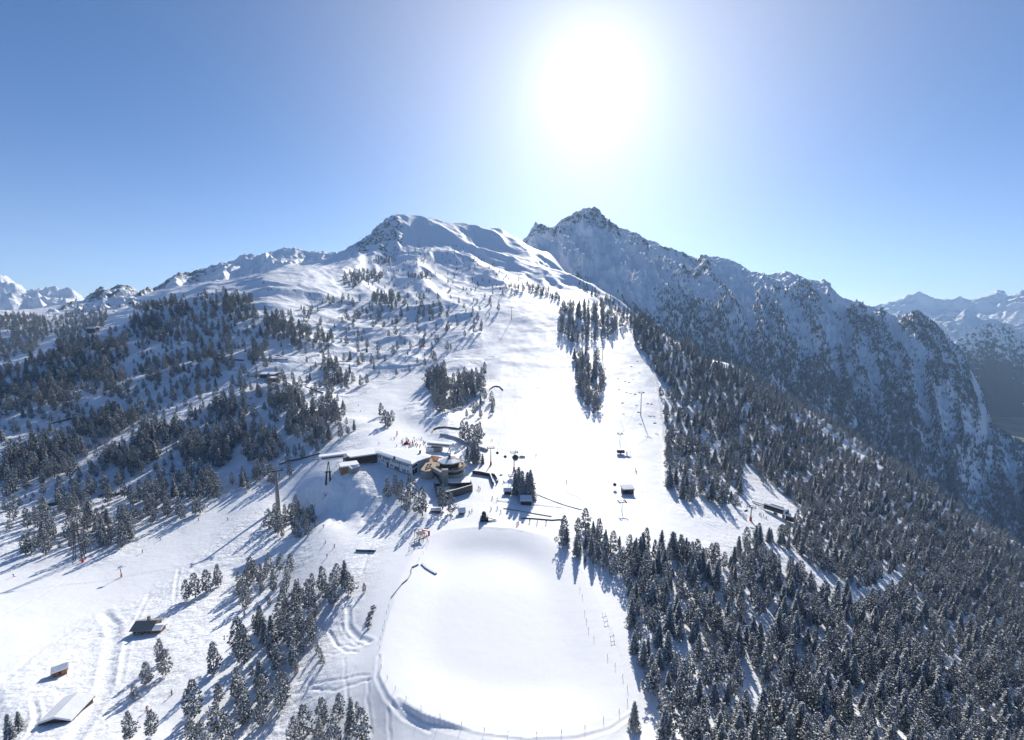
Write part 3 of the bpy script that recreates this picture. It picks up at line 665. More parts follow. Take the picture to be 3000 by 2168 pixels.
SPARSE = [([(560,930),(700,960),(900,900),(1000,870),(1480,868),(1430,980),(1250,1075),(1000,1150),(930,1170),(700,1120),(560,1130)], 150, (0.35, 0.9), LW),
          ([(1000,850),(1080,770),(1200,720),(1300,700),(1480,790),(1570,850),(1500,872),(1250,860)], 150, (0.3, 0.62), LU),
          ([(1480,842),(1560,832),(1640,870),(1660,890),(1560,862)], 40, (0.5, 0.9), LU),
          ([(1680,830),(1700,828),(1790,882),(1886,940),(1870,950),(1760,890)], 60, (0.4, 0.8), LI),
          ([(0,1240),(300,1180),(540,1130),(700,1230),(560,1380),(300,1440),(0,1500)], 90, (0.2, 0.7), LW),
          ([(400,900),(660,850),(700,960),(560,1130),(400,1180),(250,1150)], 110, (0.2, 0.7), LW),
          ([(690,1800),(900,1700),(980,1760),(940,1900),(880,2050),(800,2100),(700,2050)], 14, (0.15, 0.4), LB),
          ([(1640,890),(1900,940),(1960,1100),(1930,1120),(1840,960),(1680,1010)], 30, (0.3, 0.7), LI),
          ([(160,985),(300,900),(330,890),(300,960),(230,980)], 70, (0.5, 0.9), LU)]
FARL = [([(-200,930),(0,928),(60,924),(130,930),(145,980),(95,1035),(0,1060),(-200,1080)], 6.5, 0.9), ([(140,945),(220,915),(300,895),(312,912),(262,950),(200,972),(150,982)], 8, 0.8)]
for pl, sp, hf in FARL: W_(pl, sp, 'pine', hf, LU)
# single trees the photo shows apart: base pixel, kind, height in m, label
SINGLE = [(30,1552,'pine',8,'short dark pine standing alone on the snow at the left edge'),(75,1625,'pine',13,'left tree of the pair beside the lattice pylon wood'),(92,1620,'pine',14,'right tree of the pair beside the lattice pylon wood'),
 (251,1620,'pine',15,'dense dark pine standing just right of the lattice pylon foot'),(536,1521,'pine',11,'lone pine on the upper edge of the left ski run'),(573,1506,'pine',13,'left pine of the clump at the upper edge of the left ski run'),(588,1503,'pine',14,'right pine of the clump at the upper edge of the left ski run'),
 (681,1420,'pine',11,'slim pine alone above the left ski run, left of the concrete pylon'),(712,1408,'pine',13,'forked pine above the left ski run, left of the concrete pylon'),(730,1436,'pine',11,'pine nearest the left ski run, left of the concrete pylon'),
 (795,1415,'pine',16,'tall pine behind the concrete cable car pylon'),(808,1418,'pine',14,'shorter pine right behind the concrete cable car pylon'),(849,1396,'pine',12,'snowy pine standing alone below the dark retaining wall'),
 (547,1759,'pine',11,'leftmost tree of the row of four at the end of the left ski run'),(573,1750,'pine',13,'second tree from the left in the row of four'),(606,1734,'pine',12,'third tree from the left in the row of four'),(640,1717,'pine',12,'rightmost tree of the row of four'),
 (701,1909,'pine',14,'large round pine above the other at the edge of the middle ski run'),(716,1944,'pine',15,'pine standing in front of the round one at the edge of the middle ski run'),
 (628,1972,'pine',12,'slim pine standing alone on the middle ski run'),(472,1942,'pine',10,'upper pine of the pair right of the snow path'),(486,1977,'pine',10,'lower pine of the pair right of the snow path'),(430,2003,'pine',8.5,'small slanting pine left of the pair by the snow path'),
 (392,2047,'pine',5.5,'small round pine near the big snowy barn'),(381,2164,'pine',9,'round snowy pine at the bottom edge, left of its neighbour'),(445,2155,'pine',8.5,'round snowy pine at the bottom edge, right of its neighbour'),(30,2166,'spruce',9,'broad snow-laden spruce in the bottom left corner'),
 (58,2140,'spruce',7,'slimmer spruce behind the broad one in the bottom left corner'),
 (1137,1457,'pine',13.5,'leftmost pine of the clump below the white hall'),(1160,1452,'pine',14,'second pine from the left in the clump below the white hall'),(1177,1474,'pine',15,'tall middle pine in the clump below the white hall'),(1203,1462,'pine',16.5,'tallest pine of the clump, right in front of the hall corner'),
 (1192,1498,'pine',12,'small pine in front of the clump below the white hall'),(1238,1511,'pine',17,'broad pine standing below the clump, left of the dark terrace'),(1219,1502,'pine',10,'low pine leaning against the broad one left of the dark terrace'),(1296,1492,'pine',15,'pine standing in front of the dark walled terrace'),(1321,1504,'pine',12.5,'pale frosted pine right of the dark walled terrace'),
 (1354,1291,'pine',18,'leftmost tree of the tall group behind the rotunda'),(1368,1297,'pine',19,'second tree from the left of the tall group behind the rotunda'),(1383,1311,'pine',20,'tall front tree of the group behind the rotunda'),(1397,1304,'pine',19,'second tree from the right of the tall group behind the rotunda'),(1406,1290,'pine',17,'rightmost tree of the tall group behind the rotunda'),
 (1370,1350,'spruce',13,'left spruce of the trio right behind the rotunda'),(1389,1357,'spruce',20,'tallest spruce of the trio right behind the rotunda'),(1400,1352,'spruce',15,'right spruce of the trio right behind the rotunda'),(1414,1358,'spruce',8,'thin young spruce right of the trio behind the rotunda'),
 (1116,1220,'pine',15,'back left tree of the lone clump on the upper piste'),(1129,1249,'pine',17,'front left tree of the lone clump on the upper piste'),(1138,1252,'pine',16,'front right tree of the lone clump on the upper piste'),(1149,1240,'pine',14,'back right tree of the lone clump on the upper piste'),
 (1510,1446,'spruce',16,'leftmost of the five thin tall spruces beside the snow-roofed hut'),(1520,1450,'spruce',19,'second from the left of the five thin tall spruces'),(1530,1457,'spruce',18,'middle one of the five thin tall spruces'),(1546,1460,'spruce',18,'second from the right of the five thin tall spruces'),(1554,1461,'spruce',19,'rightmost of the five thin tall spruces'),
 (1857,2134,'spruce',8.5,'small snowy spruce standing alone at the reservoir rim'),(1420,1172,'pine',15,'round pine beside the curved tunnel portal'),(1330,1185,'pine',14,'frosted pine at the lower edge of the knoll'),
 (1067,1734,'pine',4,'tiny pine alone on the snow left of the reservoir'),(940,1928,'pine',4,'tiny bush-like pine on the snow left of the reservoir, upper'),(946,1946,'pine',3.5,'tiny bush-like pine on the snow left of the reservoir, lower'),(1046,2086,'pine',3.5,'tiny dark pine above the clump at the bottom edge'),
 (1960,1428,'spruce',14,'spruce at the near corner of the forest beside the right-hand piste')]
TREES = []      # (x, y, z, height, kind, label, own)
for u, v, kd, h, lab in SINGLE:
    p = at(u, v)
    if p: TREES.append((p.x, p.y, p.z, h, kd, lab, True))
taken = {}
def free(x, y, d):
    c = 8.0; i, j = int(x//c), int(y//c); k = int(d//c)+1
    for a in range(i-k, i+k+1):
        for b in range(j-k, j+k+1):
            for (px, py, pd) in taken.get((a, b), ()):
                if (px-x)**2+(py-y)**2 < max(d, pd)**2*0.9: return False
    taken.setdefault((i, j), []).append((x, y, d)); return True
for t in TREES: free(t[0], t[1], 2.5)
def grow(Y): return min(1.55, max(0.95, 1+(Y-300)/1400.0))
for shape, sp, kind, hf, lab, keep in WOODS:
    if isinstance(shape, tuple):
        x0, x1, y0, y1 = shape; y0 = y0+0.28*(y1-y0)
        cx, cyy, rx, ry = (x0+x1)/2, (y0+y1)/2, (x1-x0)/2, (y1-y0)/2
        area = math.pi*rx*ry
        bb = (x0, x1, y0, y1)
    else:
        pa = np.array(shape, float); bb = (pa[:, 0].min(), pa[:, 0].max(), pa[:, 1].min(), pa[:, 1].max())
        area = (bb[1]-bb[0])*(bb[3]-bb[2])
    tries = int(min(30000, area/8*(3 if isinstance(shape, tuple) else 1)))
    cu, cv_ = RNG.uniform(bb[0], bb[1], tries), RNG.uniform(bb[2], bb[3], tries)
    ok = ((cu-cx)/rx)**2+((cv_-cyy)/ry)**2 <= 1 if isinstance(shape, tuple) else in_poly(cu, cv_, shape)
    for g in (GAPS if shape is RIGHT else LANES if lab in (LW, LM) else ()): ok &= ~in_poly(cu, cv_, g)
    px3, py3, pz3 = at_many(cu[ok], cv_[ok])
    gn = fbm(np.nan_to_num(px3)/30, np.nan_to_num(py3)/34, 3, 66)
    for x, y, z, gv in zip(px3, py3, pz3, gn):
        if not math.isfinite(y): continue
        g = grow(y)
        if shape is not RIGHT and gv < (0.02 if shape is FILL else -0.32): continue
        if not free(x, y, sp*g*random.uniform(0.8, 1.25)): continue
        if random.random() > keep: continue
        h = TREE_H*hf*g*random.uniform(0.62, 1.15)*(1 if random.random() > 0.14 else 0.55)
        kd = kind if random.random() < (0.40 if kind == 'spruce' else 0.88) else ('pine' if kind == 'spruce' else 'spruce')
        TREES.append((x, y, z, h, kd, lab, False))
for pl, n_, (h0, h1), lab in SPARSE:
    pa = np.array(pl, float); c = 0; tr = 0
    while c < n_ and tr < n_*40:
        tr += 1
        u, v = random.uniform(pa[:, 0].min(), pa[:, 0].max()), random.uniform(pa[:, 1].min(), pa[:, 1].max())
        if not in_poly(np.array([u]), np.array([v]), pl)[0]: continue
        p = at(u, v)
        if p is None or not free(p.x, p.y, 5*grow(p.y)): continue
        TREES.append((p.x, p.y, p.z, TREE_H*grow(p.y)*random.uniform(h0, h1), 'pine', lab, False)); c += 1
print('TREES', len(TREES))

def tag(o, label=None, cat=None, group=None, kind=None):
    for k, v in (('label', label), ('category', cat), ('group', group), ('kind', kind)):
        if v: o[k] = v
    return o
def empty(name, loc, rz=0, sc=1.0):
    o = bpy.data.objects.new(name, None); COL.objects.link(o)
    o.location = loc; o.rotation_euler = (0, 0, rz); o.scale = (sc, sc, sc); o.empty_display_size = 0.5
    return o
PROTO = {}
def place_tree(x, y, z, h, kd, lab, own):
    k = random.randrange(6); cm, tm = VARS[kd][k]
    s = h/TREE_H
    root = empty(kd+'_tree', (x, y, z-0.15), random.uniform(0, 6.28), s)
    wd = 1.1 if kd == 'pine' and h < 10 else 1.0
    root.scale = (s*wd*random.uniform(0.9, 1.15), s*wd*random.uniform(0.9, 1.15), s)
    c = bpy.data.objects.new('crown', cm); COL.objects.link(c); c.parent = root
    t = bpy.data.objects.new('trunk', tm); COL.objects.link(t); t.parent = root
    if not own:
        if kd == 'pine' and 'spruce' in lab: lab = lab.replace('snowy spruce', 'round-crowned snowy pine')
        if kd == 'spruce' and 'stone pine' in lab: lab = lab.replace('snow-dusted stone pine', 'pointed snow-dusted spruce')
    tag(root, lab, 'tree', None if own else 'trees alike: '+lab)
    PROTO.setdefault((kd, k), (c, t))
def in_view(t):
    den = t[1]*CP - (t[2]-H)*SP
    u = CU+F*t[0]/den; v = CV-F*(t[1]*SP+(t[2]+t[3]*0.5-H)*CP)/den
    return -20 < u < 3020 and -20 < v < 2190
def inst_nodes(name, protos):
    ng = bpy.data.node_groups.new(name, 'GeometryNodeTree')
    ng.interface.new_socket('Geometry', in_out='INPUT', socket_type='NodeSocketGeometry')
    ng.interface.new_socket('Geometry', in_out='OUTPUT', socket_type='NodeSocketGeometry')
    N, L = ng.nodes, ng.links
    gi, go = N.new('NodeGroupInput'), N.new('NodeGroupOutput')
    g2i = N.new('GeometryNodeGeometryToInstance')
    for c, t in reversed(protos):                  # crown and trunk of a tree that stands in the scene
        j = N.new('GeometryNodeJoinGeometry')
        for ob in (c, t):
            oi = N.new('GeometryNodeObjectInfo'); oi.inputs['Object'].default_value = ob; oi.transform_space = 'ORIGINAL'
            L.new(oi.outputs['Geometry'], j.inputs[0])
        L.new(j.outputs[0], g2i.inputs[0])
    def attr(nm, typ):
        n = N.new('GeometryNodeInputNamedAttribute'); n.data_type = typ; n.inputs['Name'].default_value = nm; return n.outputs['Attribute']
    ip = N.new('GeometryNodeInstanceOnPoints'); ip.inputs['Pick Instance'].default_value = True
    L.new(gi.outputs[0], ip.inputs['Points']); L.new(g2i.outputs[0], ip.inputs['Instance'])
    L.new(attr('pick', 'INT'), ip.inputs['Instance Index']); L.new(attr('turn', 'FLOAT_VECTOR'), ip.inputs['Rotation']); L.new(attr('size', 'FLOAT_VECTOR'), ip.inputs['Scale'])
    L.new(ip.outputs[0], go.inputs[0])
    return ng
def forest(name, items, kd, label):
    n = len(items); me = bpy.data.meshes.new(name)
    co = np.array([(t[0], t[1], t[2]-0.15) for t in items], np.float32)
    me.vertices.add(n); me.vertices.foreach_set('co', co.ravel())
    h = np.array([t[3]/TREE_H for t in items])[:, None]*np.c_[RNG.uniform(.9, 1.15, (n, 2)), np.ones(n)]
    a = me.attributes.new('pick', 'INT', 'POINT'); a.data.foreach_set('value', RNG.integers(0, 6, n).astype(np.int32))
    a = me.attributes.new('turn', 'FLOAT_VECTOR', 'POINT'); a.data.foreach_set('vector', np.c_[RNG.normal(0, .03, (n, 2)), RNG.uniform(0, 6.28, n)].astype(np.float32).ravel())
    a = me.attributes.new('size', 'FLOAT_VECTOR', 'POINT'); a.data.foreach_set('vector', h.astype(np.float32).ravel())
    o = bpy.data.objects.new(name, me); COL.objects.link(o)
    mod = o.modifiers.new('trees', 'NODES'); mod.node_group = inst_nodes(name, [PROTO[(kd, k)] for k in range(6)])
    tag(o, label, 'forest', kind='stuff')
    return o
for kd, nm, lab in (('pine', 'pine_forest', 'open wood of snow-dusted stone pines across the slopes left of and above the station'), ('spruce', 'spruce_forest', 'dense snowy spruce forest covering the slope right of the reservoir')):
    L_ = [t for t in TREES if t[4] == kd]
    L_.sort(key=lambda t: (not t[6], not in_view(t), -t[3]/t[1]))
    for t in L_[:300]: place_tree(*t)
    forest(nm, L_[300:], kd, lab)

# the wood on the big mountain's flank, too far and too many to count
rr = np.linspace(0, 1, RX.shape[0])[:, None]*np.ones_like(RX); UU2 = RU[None, :]*np.ones_like(RX)
gul = gully(UU2, rr)
line = np.interp(UU2, [1400, 1750, 1900, 2050, 2250, 2450, 2600, 2800], [0.84, 0.76, 0.64, 0.42, 0.28, 0.14, 0.0, -0.25])
dens = sstep(line-0.02, line+0.30, rr+0.22*(gul-0.95)+0.10*fbm(RX/120, RY/120, 3, 55))
dens *= 1-sstep(2020, 1900, UU2)*sstep(0.86, 0.74, rr)
dens *= np.clip(0.02+0.55*sstep(0.9, 1.5, gul)+1.0*sstep(0.48, 0.82, rr), 0, 1)
pick = RNG.uniform(0, 1, (RX.shape[0]*RX.shape[1]*1,))
ii = RNG.integers(1, RX.shape[0]-1, 120000); jj = RNG.integers(1, RX.shape[1]-1, 120000)
okk = RNG.uniform(0, 1, 120000) < dens[ii, jj]
fx, fy = RNG.uniform(0, 1, 120000), RNG.uniform(0, 1, 120000)
def bil(A): return A[ii, jj]*(1-fx)*(1-fy)+A[ii, jj+1]*fx*(1-fy)+A[ii+1, jj]*(1-fx)*fy+A[ii+1, jj+1]*fx*fy
bx, by, bz = bil(RX)[okk], bil(RY)[okk], bil(RZ)[okk]
far_items = [(x, y, z, random.uniform(9, 20), 'spruce') for x, y, z in zip(bx, by, bz)]
print('FAR', len(far_items))
forest('distant_forest', far_items, 'spruce', 'distant dark forest covering the flank of the big mountain across the valley')

#OBJ-BEGIN
# ------------------------------------------------------------------ things: helpers
class MB:
    """collects shapes and links them as one mesh object"""
    def __init__(s): s.bm = bmesh.new()
    def box(s, c, size, rz=0.0, ax=None):
        m = Matrix.Translation(c) @ Matrix.Rotation(rz, 4, 'Z') @ Matrix.Diagonal((*size, 1))
        bmesh.ops.create_cube(s.bm, size=1.0, matrix=m); return s
    def prism(s, poly, z0, z1):
        n = len(poly)
        zz0 = z0 if hasattr(z0, '__len__') else [z0]*n; zz1 = z1 if hasattr(z1, '__len__') else [z1]*n
        a = [s.bm.verts.new((p[0], p[1], zz0[i])) for i, p in enumerate(poly)]; b = [s.bm.verts.new((p[0], p[1], zz1[i])) for i, p in enumerate(poly)]
        s.bm.faces.new(a[::-1]); s.bm.faces.new(b)
        for i in range(n): s.bm.faces.new((a[i], a[(i+1) % n], b[(i+1) % n], b[i]))
        return s
    def tube(s, p, q, r0, r1=None, n=8):
        p, q = Vector(p), Vector(q); d = q-p; r1 = r0 if r1 is None else r1
        m = Matrix.Translation((p+q)/2) @ d.to_track_quat('Z', 'Y').to_matrix().to_4x4()
        bmesh.ops.create_cone(s.bm, cap_ends=True, segments=n, radius1=r0, radius2=r1, depth=d.length, matrix=m); return s
    def beam(s, p, q, w, h):
        p, q = Vector(p), Vector(q); d = q-p
        x = d.normalized(); up = Vector((0, 0, 1)); y = up.cross(x)
        y = y.normalized() if y.length > 1e-4 else Vector((0, 1, 0)); z = x.cross(y)
        m = Matrix((x, y, z)).transposed().to_4x4(); m.translation = (p+q)/2
        bmesh.ops.create_cube(s.bm, size=1.0, matrix=m @ Matrix.Diagonal((d.length, w, h, 1))); return s
    def ball(s, c, r, sc=(1, 1, 1), n=10):
        bmesh.ops.create_uvsphere(s.bm, u_segments=n, v_segments=max(5, n//2+1), radius=r, matrix=Matrix.Translation(c) @ Matrix.Diagonal((*sc, 1))); return s
    def faces(s, vs, fs):
        v = [s.bm.verts.new(p) for p in vs]
        for f in fs: s.bm.faces.new([v[i] for i in f])
        return s
    def build(s, name, m, parent=None, bevel=0.0, smooth=False):
        if bevel: bmesh.ops.bevel(s.bm, geom=list(s.bm.edges), offset=bevel, segments=2, affect='EDGES')
        bmesh.ops.recalc_face_normals(s.bm, faces=s.bm.faces)
        me = bpy.data.meshes.new(name); s.bm.to_mesh(me); s.bm.free(); me.materials.append(m)
        if smooth:
            for p in me.polygons: p.use_smooth = True
        o = bpy.data.objects.new(name, me); COL.objects.link(o)
        if parent: o.parent = parent
        return o
def children(o): return list(o.children)
def copy_tree(o, parent=None):
    c = o.copy(); COL.objects.link(c)
    if parent: c.parent = parent
    for ch in children(o): copy_tree(ch, c)
    return c
def pz(u, v, z):
    """photo pixel -> point on the level z"""
    s_, e_ = px_ray(u, v); y = (z-H)/e_; return Vector((s_*y, y, z))
def mpp(u, v, y):
    dy = (CV-v)/F; return y/(CP+dy*SP)/F          # metres per photo pixel at forward distance y

M_WHITE = mat('white_render', (0.72, 0.73, 0.74), 0.8, noise=(0.8, (0.62, 0.63, 0.65), 0.45, 0.7))
M_CONC = mat('concrete', (0.33, 0.32, 0.30), 0.85, noise=(1.2, (0.24, 0.23, 0.22), 0.4, 0.65))
M_BROWN = mat('brown_timber', (0.105, 0.065, 0.045), 0.8, noise=(1.5, (0.06, 0.04, 0.03), 0.4, 0.6))
M_WARM = mat('warm_timber', (0.30, 0.17, 0.085), 0.7, noise=(1.0, (0.20, 0.11, 0.055), 0.4, 0.65))
M_DECK = mat('deck_boards', (0.46, 0.35, 0.24), 0.8, noise=(2.5, (0.34, 0.25, 0.17), 0.4, 0.6))
M_ORANGE = mat('orange_bench', (0.62, 0.30, 0.10), 0.6)
M_DARK = mat('dark_cladding', (0.07, 0.06, 0.055), 0.7, noise=(1.0, (0.12, 0.10, 0.09), 0.4, 0.6))
M_GLASS = mat('window_glass', (0.02, 0.028, 0.035), 0.08)
M_STEEL = mat('grey_steel', (0.26, 0.27, 0.29), 0.5, 0.6)
M_DSTEEL = mat('dark_steel', (0.07, 0.075, 0.085), 0.5, 0.5)
M_RED = mat('red_padding', (0.55, 0.05, 0.04), 0.7)
M_ROOFSNOW = mat('roof_snow', SNOW, 0.7, bump=(0.25, 0.5, 0.4))
M_GREYROOF = mat('grey_shingles', (0.20, 0.20, 0.19), 0.8, noise=(3.0, (0.28, 0.28, 0.26), 0.4, 0.6))
M_STONE = mat('stone_wall', (0.30, 0.27, 0.23), 0.9, noise=(2.0, (0.18, 0.16, 0.14), 0.4, 0.6))
M_YARD = mat('yard_floor', (0.17, 0.17, 0.13), 0.9, noise=(0.4, (0.3, 0.3, 0.24), 0.45, 0.6))
M_WHMET = mat('white_metal', (0.78, 0.79, 0.80), 0.4, 0.1)
M_GREEN = mat('green_boom', (0.03, 0.20, 0.18), 0.5)
M_YEL = mat('orange_enamel', (0.75, 0.28, 0.03), 0.5)
M_BLACKM = mat('black_rubber', (0.02, 0.02, 0.022), 0.7)
M_REDPAINT = mat('red_paint', (0.60, 0.03, 0.03), 0.5)

# ------------------------------------------------------------------ the station complex on the level platform
Z0 = 1.0
def lerp(a, b, t): return a+(b-a)*t
def wall_frame(a, b):
    """origin, along, inward (away from the camera) of a wall seen from outside, a -> b"""
    t = (b-a); t.z = 0; L = t.length; t.normalize(); n = Vector((-t.y, t.x, 0))
    if n.y < 0: n = -n
    return t, n, L
def windows(parent, a, t, n, items, z_of, m=M_GLASS, frame=M_DSTEEL, proud=0.06):
    """each window a part of its own with a frame as its part; items: (along, height, width, tall)"""
    for x, z, w, h in items:
        c = a+t*x; rz = math.atan2(t.y, t.x)
        f = MB().box((c.x-n.x*proud*0.5, c.y-n.y*proud*0.5, z), (w+0.16, proud*2, h+0.16), rz).build('window', frame, parent)
        MB().box((c.x-n.x*proud*1.3, c.y-n.y*proud*1.3, z), (w, proud*1.6, h), rz).build('pane', m, f)

# white hall
hall = empty('station_hall', (0, 0, 0)); tag(hall, 'long white hall with a thick snow roof between brown wing and round restaurant', 'building')
RZ_ = Z0+8.2
A_, B_ = pz(1106, 1361, Z0), pz(1208, 1396, Z0)
C_ = pz(1259, 1341, RZ_); D_ = pz(1226, 1317, RZ_); E_ = pz(1150, 1318, RZ_); G_ = pz(1100, 1324, RZ_)
plan = [A_, B_, lerp(B_, C_, 0.35)+Vector((-1.2, 1.2, 0)), lerp(B_, C_, 0.7)+Vector((-0.9, 0.9, 0)), C_, D_, E_, G_]
plan = [(p.x, p.y) for p in plan]
MB().prism(plan, Z0-4, RZ_-0.35).build('wall', M_WHITE, hall)
cxh = sum(p[0] for p in plan)/len(plan); cyh = sum(p[1] for p in plan)/len(plan)
def grow_poly(poly, d):
    cx, cy_ = sum(p[0] for p in poly)/len(poly), sum(p[1] for p in poly)/len(poly); out = []
    for x, y in poly:
        l = math.hypot(x-cx, y-cy_); out.append((x+(x-cx)/l*d, y+(y-cy_)/l*d))
    return out
ro = grow_poly(plan, 1.2)
MB().prism(ro, RZ_-0.35, RZ_).build('eaves', M_DSTEEL, hall)
rm = MB(); ri = grow_poly(plan, 0.9); top = grow_poly(plan, -4)
n_ = len(ri); vs = [(x, y, RZ_+0.003) for x, y in ri]+[(x, y, RZ_+0.75) for x, y in grow_poly(plan, 0.7)]+[(x, y, RZ_+1.5) for x, y in top]
fs = [tuple(range(n_))[::-1]]+[tuple(range(2*n_, 3*n_))]
for k in (0, n_): fs += [(k+i, k+(i+1) % n_, k+n_+(i+1) % n_, k+n_+i) for i in range(n_)]
rm.faces(vs, fs).build('roof', M_ROOFSNOW, hall, smooth=False)
t, n, L = wall_frame(A_, B_)
MB().box((*(A_+t*L*0.5-n*0.05).xy, Z0+0.6), (L, 0.12, 1.0), math.atan2(t.y, t.x)).build('plinth', M_CONC, hall)
it = [(x, Z0+6.6, 1.0, 1.0) for x in (1.5, 4.0, 8.0, 9.6, 11.2, 12.8, 15.5, 18.5, 20.6, 22.7, 24.8, 27.4, 29.6, 31.8, 34.0, 36.2)]
it += [(x, Z0+4.6, 0.7, 0.7) for x in (6.2, 7.6, 10.5)]+[(x, Z0+2.3, 0.8, 1.9) for x in (21.3, 22.6, 23.9, 25.2, 30.5, 32.6, 36.0)]+[(17.5, Z0+3.1, 3.0, 0.7)]
windows(hall, A_, t, n, [i for i in it if i[0] < L-1], None)
for x in (14.0, 26.6):
    p = A_+t*x-n*0.12; MB().tube((p.x, p.y, Z0), (p.x, p.y, RZ_-0.4), 0.14).build('downpipe', M_DSTEEL, hall)
p = A_+t*12.6-n*0.1; MB().box((p.x, p.y, Z0+2.3), (1.5, 0.2, 4.4), math.atan2(t.y, t.x)).build('door', M_BROWN, hall)
ca = lerp(B_, Vector((C_.x, C_.y, Z0)), 0.02); cb = Vector((plan[2][0], plan[2][1], Z0)); t2, n2, L2 = wall_frame(Vector((B_.x, B_.y, Z0)), cb)
windows(hall, Vector((B_.x, B_.y, Z0)), t2, n2, [(L2*f, Z0+6.3, 1.3, 1.3) for f in (0.12, 0.4, 0.68, 0.92)]+[(L2*f, Z0+2.6, 2.6, 3.0) for f in (0.25, 0.72)], None)
for u, v, hh in [(1155, 1345, 2.2), (1231, 1328, 2.4)]:
    p = pz(u, v, RZ_+1.2); ch = MB().box((p.x, p.y, RZ_+1.2+hh/2-0.4), (1.3, 1.3, hh), 0.4).build('vent', M_DSTEEL, hall)
    MB().box((p.x, p.y, RZ_+0.8+hh+0.16), (1.7, 1.7, 0.3), 0.4).build('vent_cap', M_STEEL, ch)

# brown wing, tower block and docking canopy of the cable car
st = empty('cable_car_station', (0, 0, 0)); tag(st, 'brown timber cable car station with a long white docking canopy reaching out over the slope', 'building')
W0, W1 = pz(1041, 1371, Z0), pz(1107, 1361, Z0); t, n, L = wall_frame(W0, W1); rz = math.atan2(t.y, t.x)
wp = [W0-t*3, W1+t*0.2, W1+n*17, W0+n*17-t*6]; wp = [(p.x, p.y) for p in wp]
MB().prism(wp, Z0-5, Z0+3.0).build('base', M_CONC, st)
MB().prism(wp, Z0+3.0, Z0+7.6).build('wall', M_BROWN, st)
MB().prism(grow_poly(wp, 0.7), Z0+7.6, Z0+7.9).build('eaves', M_DSTEEL, st)
MB().prism(grow_poly(wp, 0.5), Z0+7.903, Z0+8.8).build('roof', M_ROOFSNOW, st, bevel=0.25)
windows(st, W0, t, n, [(L*f, Z0+2.1, L*0.27, 0.9) for f in (0.17, 0.5, 0.83)], None)
for f in (0.335, 0.67):
    p = W0+t*L*f-n*0.1; MB().box((p.x, p.y, Z0+1.6), (0.35, 0.3, 3.0), rz).build('pier', M_STEEL, st)
# tower block
T0_ = pz(1000, 1398, Z0-1); tw, td = 11.5, 9.0
tc = T0_+t*tw*0.5+n*td*0.5
MB().box((tc.x, tc.y, Z0+2.7), (tw, td, 6.2), rz).build('tower_block', M_WARM, st)
MB().box((tc.x, tc.y, Z0-4.4), (tw-0.4, td-0.4, 8.0), rz).build('tower_base', M_CONC, st)
for k in range(7):
    p = tc-n*(td/2+0.05)+t*(-tw/2+0.6+k*1.2); MB().box((p.x, p.y, Z0-2.6), (0.35, 0.5, 4.2), rz).build('post', M_WARM, st)
MB().box((tc.x, tc.y, Z0+6.3), (tw+1.4, td+1.4, 0.8), rz).build('tower_roof', M_ROOFSNOW, st, bevel=0.25)
# canopy
CZ = Z0+8.2
c0, c1 = pz(934, 1350, CZ), pz(1018, 1339, CZ); tcn, ncn, Lc = wall_frame(c0, c1); crz = math.atan2(tcn.y, tcn.x)
cm_ = (c0+c1)/2+ncn*3.2
MB().box((cm_.x, cm_.y, CZ+0.9), (Lc, 6.4, 2.6), crz).build('canopy', M_WHMET, st, bevel=0.35)
MB().box((cm_.x, cm_.y, CZ+2.45), (Lc-0.4, 6.0, 0.6), crz).build('canopy_snow', M_ROOFSNOW, st, bevel=0.22)
p = c0+tcn*Lc*0.48-ncn*0.1; MB().box((p.x, p.y, CZ+1.25), (Lc*0.76, 0.3, 1.1), crz).build('canopy_window', M_GLASS, st)
for dx in (0.5, 1.5):
    p = c0+tcn*0.2+ncn*(1.2+dx*2); MB().beam((p.x, p.y, CZ+0.2), (p.x-4.5, p.y+0.5, CZ-0.4), 0.4, 0.5).build('cable_guide', M_STEEL, st)
q = at(961, 1416); top = Vector((pz(957, 1356, CZ-0.4).x, pz(957, 1356, CZ-0.4).y+3, CZ-0.4))
leg = MB()
for sx in (-1, 1): leg.tube((q.x+sx*1.3, q.y+sx*0.6, q.z-1), (lerp(q, top, 0.52).x+sx*0.9, lerp(q, top, 0.52).y+sx*0.4, lerp(q.z, top.z, 0.52)), 0.75, 0.6)
leg.build('pier_base', M_DSTEEL, st)
leg = MB()
for sx in (-1, 1): leg.tube((lerp(q, top, 0.5).x+sx*1.0, lerp(q, top, 0.5).y, lerp(q.z, top.z, 0.5)), (top.x+sx*0.15, top.y, top.z), 0.32, 0.25)
leg.box((*lerp(q, top, 0.52).xy, lerp(q.z, top.z, 0.52)), (4.2, 1.6, 0.5), 0).build('support_mast', M_DSTEEL, st)
